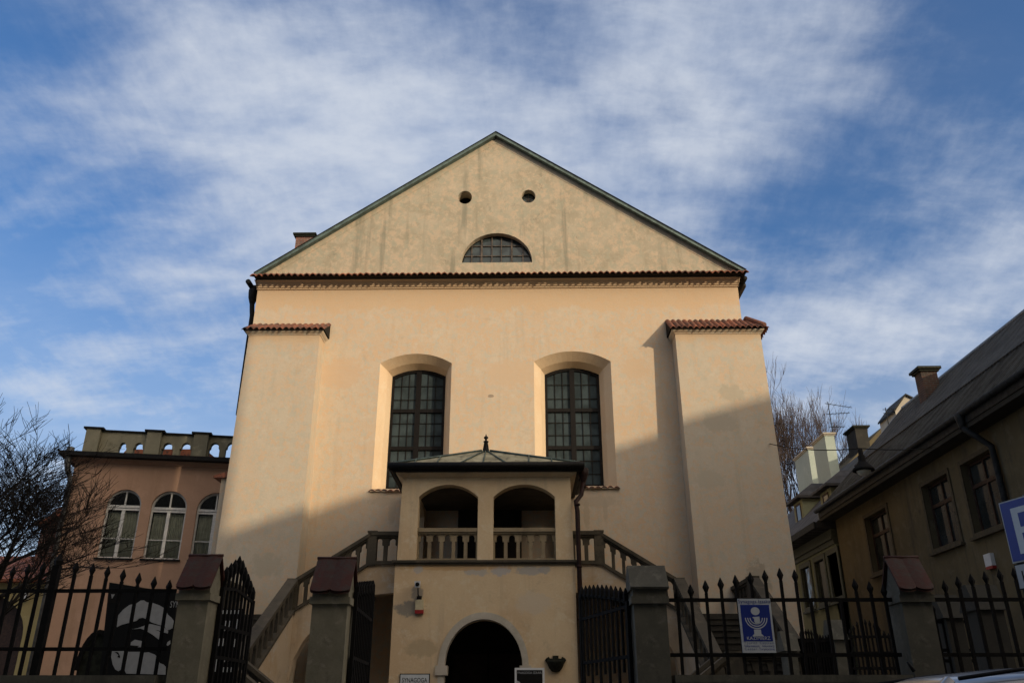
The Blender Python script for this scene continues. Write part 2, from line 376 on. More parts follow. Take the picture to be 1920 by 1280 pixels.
def tile_sheet(mb, fa, fb, length, pitch=.2, h=.055, th=.02, n=6, rough=.012):
    """barrel tiles: fa(s)/fb(s) give the upper and lower 3D point at distance s along the row"""
    cnt = max(1, int(round(length / pitch))); p = length / cnt
    for k in range(cnt):
        j = random.uniform(-rough, rough); ln = random.uniform(-.02, .02)
        top = []; bot = []; top2 = []; bot2 = []
        for i in range(n + 1):
            x = k * p + p * i / n; z = h * math.sin(math.pi * i / n) + j
            A = Vector(fa(x)); B = Vector(fb(x)); d = (B - A).normalized(); B = B + d * ln
            top.append(A + Vector((0, 0, z * .8))); bot.append(B + Vector((0, 0, z)))
            top2.append(A + Vector((0, 0, z * .8 - th))); bot2.append(B + Vector((0, 0, z - th)))
        ring_t = top + top2[::-1]; ring_b = bot + bot2[::-1]
        mb.lofts([ring_t, ring_b], True, False)
_txt = {}
def text_mesh(s, size, fn, name, m, parent, th=.003, align='LEFT', sx=1.0, space=1.0, org=None):
    """lettering turned into a mesh; fn(u, v, w) places it"""
    cu = bpy.data.curves.new('lettering', 'FONT'); cu.body = s; cu.size = size; cu.align_x = align; cu.resolution_u = 3; cu.space_character = space
    o = bpy.data.objects.new('lettering', cu); COL.objects.link(o)
    dg = bpy.context.evaluated_depsgraph_get(); me = bpy.data.meshes.new_from_object(o.evaluated_get(dg))
    vs = [tuple(v.co) for v in me.vertices]; fs = [tuple(p.vertices) for p in me.polygons]
    bpy.data.objects.remove(o); bpy.data.curves.remove(cu); bpy.data.meshes.remove(me)
    mb = MB(); mb.add([fn(a * sx, b, -th) for a, b, _ in vs], fs)
    return mb.build(name, m, parent, org)

# ================================================================== THE PLACE
# ------------------------------------------------------------------ ground, road, pavement
m = MB(); m.box(-400, 400, -400, 600, -.5, -.12); tag(m.build('ground', 'ground_dirt'), '', '', kind='structure')
m = MB(); m.box(-60, 60, -1.5, 7.3, -.116, -.112); tag(m.build('road', 'asphalt'), '', '', kind='structure')
m = MB(); m.box(-60, 60, 7.3, 8.85, -.118, 0); m.box(-60, 60, -4.5, -1.5, -.118, 0); tag(m.build('pavement', 'paving'), '', '', kind='structure')
m = MB(); m.box(-60, 60, 8.85, 60, -.118, .01); tag(m.build('yard_paving', 'paving'), '', '', kind='structure')

# ------------------------------------------------------------------ synagogue
PX = at(909, 1050, 22).x
YM, YB, YP = 25.0, 24.38, 22.0
syn = thing('synagogue', 'large cream plastered synagogue with a steep gable, corner buttresses and a two arched porch', 'synagogue', (PX, YM, 0))
wl = at(483, 545, YM).x; wr = at(1384, 545, YM).x
zc = at(930, 541, YM).z                      # underside of cornice
def zat(px, py, Y): return at(px, py, Y).z
def xat(px, py, Y): return at(px, py, Y).x
# big windows: opening in the wall, splayed reveal, frame set deep
wins = []
for (a, b, yt, ys, yb, ia, ib, it, is_, ibm) in [(713, 847, 663, 681, 916, 736, 836, 694, 706, 911), (1001, 1145, 660, 679, 912, 1021, 1123, 692, 704, 910)]:
    o = arch(xat(a, ys, YM), xat(b, ys, YM), zat(780, yb, YM), zat(780, ys, YM), zat(780, yt, YM))
    YF = YM + .62
    i = arch(xat(ia, is_, YF), xat(ib, is_, YF), zat(780, yb, YM) + .12, zat(780, is_, YF), zat(780, it, YF))
    wins.append((o, i, YF))
m = MB(); m.slab([rect(wl, wr, 0, zc + .6)] + [w[0] for w in wins], frame_xz(YM), 0, .12)
m.build('front_wall', 'facade_plaster', syn)
for o, i, YF in wins:
    m = MB()
    mid = [(a[0] * .35 + b[0] * .65, a[1] * .35 + b[1] * .65) for a, b in zip(o, i)]
    r0 = [(u, YM + .002, v) for u, v in o]; r1 = [(u, YM + .30, v) for u, v in mid]; r2 = [(u, YF - .02, v) for u, v in i]; r3 = [(u, YF + .25, v) for u, v in i]
    for p, q in ((r0, r1), (r1, r2), (r2, r3)): m.loft(p, q)
    m.build('window_reveal', 'sunlit_reveal_plaster', syn)
for o, i, YF in wins:
    x0, x1 = i[0][0], i[1][0]; z0 = i[0][1]; zs = i[2][1]; zt = max(p[1] for p in i); w = x1 - x0; cx = (x0 + x1) / 2
    t_ = .085; inner = [(cx + (u - cx) * (1 - 2 * t_ / w), z0 + t_ + (v - z0) * (1 - 2 * t_ / (zt - z0))) for u, v in i]
    m = MB(); m.slab([i, inner], frame_xz(YF), 0, .12)
    m.box(cx - .08, cx + .08, YF - .02, YF + .1, z0 + .03, zt - .03)
    zr = [zat(785, 770, YF), zat(785, 840, YF)]
    for z in zr: m.box(x0 + .03, x1 - .03, YF - .012, YF + .09, z - .06, z + .06)
    fr = m.build('window', 'window_wood_dark', syn)
    m = MB()
    ys = [zt] + zr + [z0]
    for k in range(3):
        for j in (1, 2):
            z = ys[k] + (ys[k + 1] - ys[k]) * (j / 3 + (.06 if k == 0 else 0)); m.box(x0 + .05, x1 - .05, YF + .03, YF + .05, z - .009, z + .009)
    for s_ in (-1, 1):
        for j in (1, 2):
            x = cx + s_ * (.065 + (w / 2 - t_ - .065) * j / 3)
            m.box(x - .009, x + .009, YF + .027, YF + .053, z0 + .05, zt - .12 - (abs(x - cx) / (w / 2)) ** 2 * (zt - zs) * .8)
    m.build('glazing_bars', 'leading', fr)
    m = MB(); m.slab([inner], frame_xz(YF), .06, .07); m.build('pane', 'old_glass', fr)
    ox0, ox1, oz = o[0][0], o[1][0], o[0][1]
    m = MB(); L = ox1 - ox0 + .16
    tile_sheet(m, lambda s: (ox0 - .08 + s, YF - .02, oz + .1), lambda s: (ox0 - .08 + s, YM - .1, oz - .09), L, .19, .065)
    m.build('tiled_sill', 'clay_tile', fr)
    m = MB(); m.prism([(YM - .06, oz - .09), (YF + .1, oz - .09), (YF + .1, oz + .09), (YM - .06, oz - .06)], ox0 - .04, ox1 + .04); m.build('sill', 'facade_plaster', fr)
# body
m = MB()
m.box(wl, wl + .8, YM + .12, YM + 24, 0, zc + .6); m.box(wr - .8, wr, YM + .12, YM + 24, 0, zc + .6); m.box(wl + .8, wr - .8, YM + 23.2, YM + 24, 0, zc + .6)
m.build('side_wall', 'facade_plaster', syn)
m = MB(); m.box(wl + .8, wr - .8, YM + 3, YM + 3.2, 0, zc); m.box(wl + .8, wr - .8, YM + .12, YM + 3, zc, zc + .1); m.build('inner_wall', 'dark_void', syn)
# gable
YG = YM + .12
apx = at(930, 257, YG); gl = at(487, 512, YG); gr_ = at(1388, 505, YG); gz = (gl.z + gr_.z) / 2 - .22
lx0, lx1 = xat(865, 492, YG), xat(998, 492, YG); lz0, lz1 = zat(930, 492, YG), zat(930, 437, YG)
lun = ell(lx0, lx1, lz0, lz0 + .02, lz1, 18)[0:2] + ell(lx0, lx1, lz0, lz0 + .02, lz1, 18)[2:]
oc = [at(872, 370, YG), at(991, 368, YG)]; orad = .25
gpoly = [(gl.x, gz), (gr_.x, gz), (gr_.x, gz + .12), (apx.x, apx.z), (gl.x, gz + .12)]
m = MB(); m.slab([gpoly, lun] + [circ(c_.x, c_.z, orad, 24, orad * 1.1) for c_ in oc], frame_xz(YG), 0, .45)
m.build('gable_wall', 'gable_plaster', syn)
# raised plaster band under the verge, metal verge
def band(name, mt, off0, off1, y0, y1, sides=(0, 1)):
    for sd in sides:
        e = Vector((gl.x - .0, 0, gz + .12)) if sd == 0 else Vector((gr_.x, 0, gz + .12)); a = Vector((apx.x, 0, apx.z))
        d = (a - e).normalized(); nrm = Vector((-d.z, 0, d.x)) if sd == 0 else Vector((d.z, 0, -d.x))
        if nrm.z < 0: nrm = -nrm
        # mitre at the ridge
        def up(o_): return a.z + o_ / max(.2, nrm.z)
        e2 = e - d * .12
        q = [(e2.x + nrm.x * off0, e2.z + nrm.z * off0), (a.x, up(off0)), (a.x, up(off1)), (e2.x + nrm.x * off1, e2.z + nrm.z * off1)]
        mm = MB(); mm.slab([q], lambda u, v, w: (u, w, v), y0, y1); mm.build(name, mt, syn)
band('verge_moulding', 'gable_plaster', -.24, -.05, YG - .012, YG + .02)
band('verge_flashing', 'copper_green', -.05, .055, YG - .20, YG + .62)
band('verge_cap', 'black_metal', .056, .08, YG - .23, YG + .62)
# lunette
m = MB(); yl = YG + .22
ln = [((u - (lx0 + lx1) / 2) * .97 + (lx0 + lx1) / 2, lz0 + .02 + (v - lz0) * .96) for u, v in lun]
m.slab([lun, ln], frame_xz(yl), 0, .06); lf = m.build('lunette_window', 'window_wood_dark', syn)
m = MB(); cxl = (lx0 + lx1) / 2; hw = (lx1 - lx0) / 2; H = lz1 - lz0
for k, fx in enumerate([-.72, -.44, -.145, .125, .42, .74]):
    zt_ = lz0 + H * math.sqrt(max(0, 1 - fx * fx)) - .02; th = .03 if abs(fx) in (.44, .42) else .016
    m.box(cxl + fx * hw - th, cxl + fx * hw + th, yl - .02, yl + .03, lz0, zt_)
for fz in (.32, .66):
    xw = hw * math.sqrt(1 - fz * fz) - .02; m.box(cxl - xw, cxl + xw, yl - .012, yl + .02, lz0 + fz * H - .012, lz0 + fz * H + .012)
m.build('glazing_bars', 'rusty_bar', lf)
m = MB(); m.slab([ln], frame_xz(yl), .03, .04); m.build('pane', 'old_glass', lf)
m = MB(); m.slab([circ(oc[1].x, oc[1].z, orad, 24, orad * 1.1), circ(oc[1].x, oc[1].z, orad * .9, 24, orad * 1.0)], frame_xz(YG + .25), 0, .05)
of = m.build('round_window', 'window_wood_dark', syn)
m = MB()
for a in (90, 30, 150):
    dx, dz = math.cos(R(a)) * orad * .92, math.sin(R(a)) * orad * .98
    m.tube([(oc[1].x - dx, YG + .24, oc[1].z - dz), (oc[1].x + dx, YG + .24, oc[1].z + dz)], .012, 4)
m.build('glazing_bars', 'rusty_bar', of)
m = MB(); m.slab([circ(oc[1].x, oc[1].z, orad * .95, 24, orad * 1.05)], frame_xz(YG + .27), 0, .01); m.build('pane', 'old_glass', of)
m = MB(); m.box(lx0 - .6, lx1 + .6, YG + .9, YG + 1, lz0 - .3, apx.z - 1.2); m.build('attic_partition', 'dark_void', syn)
# roof
for s_ in (0, 1):
    e = gl if s_ == 0 else gr_; sg = -1 if s_ == 0 else 1
    k = (apx.z - (gz + .12)) / abs(apx.x - e.x); ex = e.x + sg * .26
    m = MB(); m.slab([[(apx.x, apx.z - .03), (ex, gz + .12 - .26 * k - .03), (ex, gz - .02 - .26 * k), (apx.x, apx.z - .3)]], lambda u, v, w: (u, w, v), YG + .45 if True else 0, YM + 24.3)
    m.build('roof', 'standing_seam_roof', syn)
# chimney
m = MB(); c0 = at(553, 462, 32); c1 = at(586, 462, 32); zt_ = zat(570, 444, 32)
m.box(c0.x, c1.x, 32, 33.1, zt_ - 3, zt_); ch = m.build('chimney', 'brick', syn)
m = MB(); m.box(c0.x - .07, c1.x + .07, 31.93, 33.17, zt_, zt_ + .08); m.box(c0.x - .12, c1.x + .12, 31.88, 33.22, zt_ + .08, zt_ + .16); m.build('chimney_cap', 'bronze_dark', ch)
# cornice and its tile course
zt0 = zat(930, 511, YM - .45)
CH = zat(930, 517, YM - .4) - zc
prof = [(YM - .0, zc), (YM - .07, zc + .0), (YM - .09, zc + .10), (YM - .15, zc + .12), (YM - .16, zc + .21), (YM - .20, zc + .23), (YM - .24, zc + .33), (YM - .33, zc + .50), (YM - .40, zc + .52), (YM - .40, zc + .60), (YM + .12, zc + .60)]
prof = [(YM + (a - YM) * .62, zc + (z - zc) * CH / .60) for a, z in prof]
m = MB(); m.prism(prof, wl - .02, wr + .02)
sp_ = [(a - YM, z) for a, z in prof]
for s_, X in ((-1, wl), (1, wr)):                  # returns round both corners
    sp_ = [(a if s_ == 0 else a, z) for a, z in sp_]; RT = .28
    q = [(X + s_ * (-a) * RT, z) for a, z in sp_]
    m.prism(q, YM - .40 if False else YM + .0, YM + 2.2, 'y'); 
    for i in range(len(prof) - 1): pass
    b0 = [(X - s_ * .02, y, z) for y, z in prof]; b1 = [(X + s_ * (-(a)) * RT, YM + a, z) for a, z in sp_]
    m.loft(b0, b1)
    m.loft(b1, [(X + s_ * (-(a)) * RT, YM, z) for a, z in sp_])
m.build('cornice', 'facade_plaster', syn)
ct = zc + CH + .004
m = MB(); m.prism([(YM - .50, ct), (YG, ct), (YG, ct + .28), (YM - .50, ct + .03)], wl - .03, wr + .20); m.build('tile_bed', 'dark_void', syn)
m = MB(); x0 = wl - .12; L = wr + .26 - x0
tile_sheet(m, lambda s: (x0 + s, YG - .003, ct + .31), lambda s: (x0 + s, YM - .60, ct - .03), L, .2, .075, .03)
m.build('tile_course', 'clay_tile', syn)
# eaves gutters at both sides
for X, s_ in ((wl - .45, -1), (wr + .34, 1)):
    m = MB()
    m.tube([(X, YM + .2, zc + .45), (X, YM + 24, zc + .45)], .09, 8)
    m.box(min(X, X - s_ * .3), max(X, X - s_ * .3), YM + .5, YM + 24, zc + .36, zc + .46)
    m.build('eaves_gutter', 'black_metal', syn)
m = MB(); hx = at(476, 545, YM + .5)
m.lathe([(.07, -.55), (.09, -.5), (.15, -.3), (.17, -.1), (.17, .02)], (hx.x, YM + .5, hx.z))
m.tube([(hx.x, YM + .5, hx.z - .5), (hx.x + .03, YM + .5, hx.z - .75), (hx.x + .06, YM + .5, hx.z - .95), (hx.x + .06, YM + .5, 9.9)], .085, 8)
m.build('downpipe', 'black_metal', syn)
# buttresses
def buttress(side):
    if side < 0: xa, xb, yt = xat(467, 626, YB), xat(600, 626, YB), 626; xbb = xat(565, 1020, YB - .25)
    else: xa, xb, yt = xat(1266, 628, YB), xat(1426, 628, YB), 628; xbb = xat(1486, 1100, YB - .25)
    zt_ = zat(930, yt, YB); yb_ = 2.2
    fb, ft = YB - .3, YB
    if side < 0: b = [(xa - .05, fb, 0), (xbb, fb, 0), (xbb, YM + yb_, 0), (xa - .05, YM + yb_, 0)]
    else: b = [(xa - .0, fb, 0), (xb + .1, fb, 0), (xb + .1, YM + yb_, 0), (xa - .0, YM + yb_, 0)]
    t = [(xa, ft, zt_), (xb, ft, zt_), (xb, YM + yb_, zt_), (xa, YM + yb_, zt_)]
    # subdivide tall faces a little so the batter is smooth
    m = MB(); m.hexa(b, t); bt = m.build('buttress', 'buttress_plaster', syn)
    lo = [(0, 0), (-.02, 0), (-.03, .03), (-.07, .06), (-.11, .10), (-.11, .135)]
    m = MB()
    def ring(off, z): return [(xa - off, ft - off, z), (xb + off, ft - off, z), (xb + off, YM + yb_ + off, z), (xa - off, YM + yb_ + off, z)]
    m.lofts([ring(-a + .001, zt_ + h) for a, h in lo], True, False); m.build('cornice', 'facade_plaster', bt)
    zk = zt_ + .136; m = MB(); o = .18
    hi = .52
    if side < 0:
        L = xb - xa + 2 * o
        tile_sheet(m, lambda s: (xa - o + s, YM + .0, zk + hi), lambda s: (xa - o + s, ft - .24, zk - .02), L, .19, .08)
        m2 = MB(); m2.prism([(ft - .2, zk), (YM + yb_, zk), (YM + yb_, zk + hi), (YM, zk + hi), (ft - .2, zk + .02)], xa - .16, xb + .16)
    else:
        L = xb - xa + o + .05
        def fa(s):
            x = xa - o + s; xr = wr + .1
            return (min(x, xr + (x - xr) * .25) if x > xr else x, YM + (0 if x < xr else (x - xr) * .4), zk + hi + .1 - (0 if x < xr else (x - xr) * .06))
        tile_sheet(m, fa, lambda s: (xa - o + s, ft - .24, zk - .02), L, .19, .08)
        sx = xb + .2
        tile_sheet(m, lambda s: (wr + .05, YM - .1 + s * .9, zk + hi + .1), lambda s: (sx + .05, ft - .2 + s, zk - .01), 3.0, .19, .065)
        m.tube([(wr + .12, YM - .05, zk + hi + .14), (xb + .12, ft - .12, zk + .10)], [.09, .1], 8)
        m2 = MB(); m2.prism([(ft - .2, zk), (YM + yb_, zk), (YM + yb_, zk + hi), (YM, zk + hi), (ft - .2, zk + .02)], xa - .16, wr + .1)
        m2.prism([(ft - .15, zk - .0), (YM + yb_, zk - .0), (YM + yb_, zk + .12), (YM, zk + .12), (ft - .15, zk + .01)], wr + .1, xb + .12)
    m2.build('tile_bed', 'dark_void', bt); m.build('tiled_coping', 'clay_tile', bt)
buttress(-1); buttress(1)
q0 = at(415, 896, YB + .1)
m = MB(); xb_ = xat(440, 896, YB + .1)
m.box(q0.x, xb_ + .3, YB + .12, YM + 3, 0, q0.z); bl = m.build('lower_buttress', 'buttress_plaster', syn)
m = MB()
m.prism([(q0.x - .22, q0.z), (xb_ + .28, q0.z), (xb_ + .28, q0.z + .34), (q0.x - .22, q0.z + .06)], YB + .02, YM + 3.1, 'y'); m.build('tiled_coping', 'clay_tile', bl)

# ---- porch
pxl, pxr = xat(741, 1056, YP), xat(1078, 1056, YP)      # lower body
zfl = zat(909, 1050, YP)                                # balcony floor slab
upl, upr = xat(755, 900, YP + .05), xat(1069, 900, YP + .05)
dl, dr = xat(828, 1200, YP), xat(986, 1200, YP); dcx = (dl + dr) / 2
dw = (xat(977, 1240, YP) - xat(831, 1240, YP)) / 2
dzs, dzt = zat(900, 1247, YP), zat(900, 1160, YP)
door = ell(dcx - dw * 1.02, dcx + dw * 1.02, .02, dzs, dzt, 22)
m = MB(); m.slab([rect(pxl, pxr, 0, zfl - .06), door], frame_xz(YP), 0, .45)
for (X, s_) in ((pxl, 1), (pxr, -1)):
    sa = arch(YP + .9, YM - .5, 0.02, 2.4, 3.1)
    m.slab([rect(YP + .45, YM, 0, zfl - .06), sa], frame_yz(X, s_), 0, .4)
pb = m.build('porch_wall', 'porch_plaster', syn)
m = MB(); m.box(pxl + .41, pxr - .41, YP + .46, YM, zfl - .35, zfl - .07); m.box(pxl + .41, pxr - .41, YM - .03, YM - .003, 0, zfl - .36); m.build('porch_vault', 'dark_void', syn)
m = MB(); m.box(pxl - .08, pxr + .08, YP - .09, YM, zfl - .058, zfl); m.box(pxl - .04, pxr + .04, YP - .05, YM, zfl - .11, zfl - .06); m.build('floor_slab', 'stone_balustrade', syn)
# stone archivolt with imposts
ow = (xat(989, 1240, YP) - xat(819, 1240, YP)) / 2; ozt = zat(900, 1147, YP)
io = ell(dcx - dw, dcx + dw, dzs, dzs + .001, dzt - .0, 22)[2:]; oo = ell(dcx - ow, dcx + ow, dzs, dzs + .001, ozt, 22)[2:]
m = MB(); m.slab([oo + io[::-1]], frame_xz(YP), -.035, .3)
for s_ in (-1, 1):
    a, b = sorted((dcx + s_ * (dw - .07), dcx + s_ * (ow + .06))); m.box(a, b, YP - .06, YP + .34, dzs - .22, dzs)
    a, b = sorted((dcx + s_ * (dw - .0), dcx + s_ * (ow))); m.box(a, b, YP - .02, YP + .3, 0.02, dzs - .22)
m.build('door_surround', 'stone_pale', syn)
m = MB(); m.box(dcx - 1.0, dcx - .03, YM - .1, YM - .04, .02, 2.6); m.box(dcx + .03, dcx + 1.0, YM - .1, YM - .04, .02, 2.6); m.build('entrance_door', 'dark_door', syn)
# upper arcade
zac = zat(909, 894, YP)                       # underside of the porch cornice
f0 = YP + .05
holes = []
for a, b in ((784, 896), (925, 1041)):
    holes.append(arch(xat(a, 960, f0), xat(b, 960, f0), zfl + .01, zat(840, 931, f0), zat(840, 908, f0)))
outer = [(upl - .04, zfl), (holes[0][0][0], zfl)] 
def arcade_outline():
    o = [(upl - .04, zfl)]
    for h in holes: o += [(h[0][0], zfl)] + h[2:][::-1] + [(h[1][0], zfl)]
    return o + [(upr + .04, zfl), (upr, zac + .03), (upl, zac + .03)]
ol = arcade_outline()
m = MB(); m.slab([ol], frame_xz(f0), 0, .36)
for X, s_ in ((upl, 1), (upr, -1)):
    h = arch(f0 + .75, YM - .35, zfl + .01, zat(840, 931, f0), zat(840, 908, f0))
    o = [(f0 + .36, zfl), (h[0][0], zfl)] + h[2:][::-1] + [(h[1][0], zfl), (YM, zfl), (YM, zac + .03), (f0 + .36, zac + .03)]
    m.slab([o], frame_yz(X, s_), 0, .32)
m.build('porch_arcade', 'porch_plaster', syn)
m = MB(); m.box(upl + .33, upr - .33, f0 + .37, YM, zac - .25, zac - .15); m.build('porch_ceiling', 'interior_plaster', syn)
m = MB(); m.box(PX - .75, PX + .75, YM - .12, YM - .04, zfl + .01, zfl + 2.15)
m.box(PX - .95, PX - .75, YM - .08, YM - .004, zfl + .01, zfl + 2.35); m.box(PX + .75, PX + .95, YM - .08, YM - .004, zfl + .01, zfl + 2.35); m.box(PX - .75, PX + .75, YM - .08, YM - .004, zfl + 2.15, zfl + 2.35)
m.build('upper_door', 'dark_door', syn)
# porch cornice + roof
def ringp(off, z): return [(upl - off, f0 - off, z), (upr + off, f0 - off, z), (upr + off, YM, z), (upl - off, YM, z)]
m = MB(); m.lofts([ringp(o_, z) for o_, z in ((.0, zac), (.05, zac + .01), (.07, zac + .03), (.13, zac + .06), (.17, zac + .09), (.17, zac + .11))], True, False)
m.build('porch_cornice', 'porch_plaster', syn)
zg = zat(909, 866, f0 - .42)
m = MB(); m.lofts([ringp(.17, zac + .111), ringp(.26, zg - .2), ringp(.30, zg - .16), ringp(.30, zg)], True, False)
pr = m.build('porch_roof', 'black_metal', syn)
ap = at(911, 846, 23.35)
m = MB(); ew = .26
a = (upl - ew, f0 - ew, zg + .003); b = (upr + ew, f0 - ew, zg + .003); c_ = (upr + ew, YM, zg + .003); d = (upl - ew, YM, zg + .003)
r0, r1 = (ap.x - .12, 23.35, ap.z), (ap.x + .12, 23.35, ap.z); rb = (ap.x, YM, ap.z)
m.add([a, b, c_, d, r0, r1, (ap.x - .12, YM, ap.z), (ap.x + .12, YM, ap.z)], [(0, 1, 5, 4), (1, 2, 7, 5), (0, 4, 6, 3), (4, 5, 7, 6), (3, 2, 1, 0), (2, 3, 6, 7)])
m.build('roof_sheet', 'porch_roof_metal', pr)
m = MB()
for k in range(-4, 5):
    x = ap.x + k * .62; fx = k / 4.2
    top = Vector((ap.x + fx * .12, 23.35, ap.z)); bot = Vector((x, f0 - ew, zg)); 
    if abs(k) > 1: top = bot + (Vector((bot.x, 23.35, ap.z)) - bot) * max(.12, 1 - abs(k) / 4.4)
    m.tube([bot + Vector((0, 0, .03)), top + Vector((0, 0, .03))], .022, 4)
m.tube([Vector(a) + Vector((0, 0, .03)), Vector(r0) + Vector((0, 0, .03))], .03, 5); m.tube([Vector(b) + Vector((0, 0, .03)), Vector(r1) + Vector((0, 0, .03))], .03, 5)
m.build('roof_seam', 'copper_green', pr)
m = MB(); m.lathe([(.12, -.05), (.1, .0), (.055, .27), (.075, .28), (.075, .31), (.03, .32), (.03, .36), (.065, .40), (.065, .43), (.02, .47), (.012, .52)], (ap.x, 23.35, ap.z), 8)
m.build('finial', 'black_metal', pr)
m = MB(); zt_ = zg - .06
m.tube([(upl - .33, YM - .2, zt_), (upl - .33, f0 - .33, zt_), (upr + .33, f0 - .33, zt_), (upr + .33, YM - .2, zt_)], .095, 8); m.build('gutter', 'black_metal', pr)
gx = xat(1073, 1000, YP + .3)
m = MB(); m.lathe([(.06, -.5), (.06, -.35), (.14, -.12), (.15, .03)], (upr + .36, YP + .1, zg - .1), 8)
m.tube([(upr + .36, YP + .1, zg - .45), (upr + .28, YP + .05, zg - .8), (upr + .13, YP - .06, zg - 1.0), (pxr + .10, YP - .1, zg - 1.25), (pxr + .10, YP - .1, zfl + .1), (pxr + .10, YP - .1, .1)], .062, 8)
for z in (zfl - .2, zfl - 1.5, zfl + 1.4): m.tube([(pxr + .10, YP - .1, z), (pxr + .10, YP - .1, z + .05)], .078, 8)
m.build('downpipe', 'rust_pipe', syn)

# ---- stone balustrades: a panel pierced by keyhole openings, rail on top, plinth below
BH = .80
def balustrade(p0, p1, z0, z1, n, parent, th=.16, hgt=BH, lead=.5, rail=.10, base=.07, sm='stone_balustrade'):
    """from plan point p0 (floor z0) to p1 (floor z1)"""
    p0 = Vector((p0[0], p0[1], 0)); p1 = Vector((p1[0], p1[1], 0)); L = (p1 - p0).length; d = (p1 - p0) / L; nn = Vector((-d.y, d.x, 0)); k = (z1 - z0) / L
    fn = lambda u, v, w: tuple(p0 + d * u + nn * (w - th / 2) + Vector((0, 0, z0 + v + k * u)))
    pit = L / n; loops = [rect(0, L, base, hgt - rail)]
    for i in range(n):
        c = (i + .5) * pit; w = pit * .36; w2 = pit * .24; sh = hgt - rail - .17 - w2; zt = hgt - rail - .07
        lp = [(c - w, base + .012), (c + w, base + .012), (c + w, sh), (c + w2, sh + .004), (c + w2, zt - w2)]
        lp += [(c + w2 * math.cos(math.pi * j / 8), zt - w2 + w2 * math.sin(math.pi * j / 8)) for j in range(1, 8)] + [(c - w2, zt - w2), (c - w2, sh + .004), (c - w, sh)]
        loops.append(lp)
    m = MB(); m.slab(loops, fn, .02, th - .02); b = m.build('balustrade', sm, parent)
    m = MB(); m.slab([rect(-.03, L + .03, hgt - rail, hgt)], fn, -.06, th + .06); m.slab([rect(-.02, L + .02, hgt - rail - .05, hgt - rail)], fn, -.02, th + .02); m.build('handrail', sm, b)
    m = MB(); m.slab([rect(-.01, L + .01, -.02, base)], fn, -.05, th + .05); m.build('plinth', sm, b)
    return b
def post(x, y, z0, z1, parent, w=.13):
    m = MB(); m.box(x - w, x + w, y - w, y + w, z0, z1); m.box(x - w - .015, x + w + .015, y - w - .015, y + w + .015, z1, z1 + .05)
    return m.build('newel_post', 'stone_balustrade', parent)
# in the two balcony openings (smaller, paler)
for h in holes:
    balustrade((h[0][0], f0 + .18), (h[1][0], f0 + .18), zfl, zfl, 5, syn, .15, zat(840, 991, f0 + .18) - zfl, sm='balcony_stone')
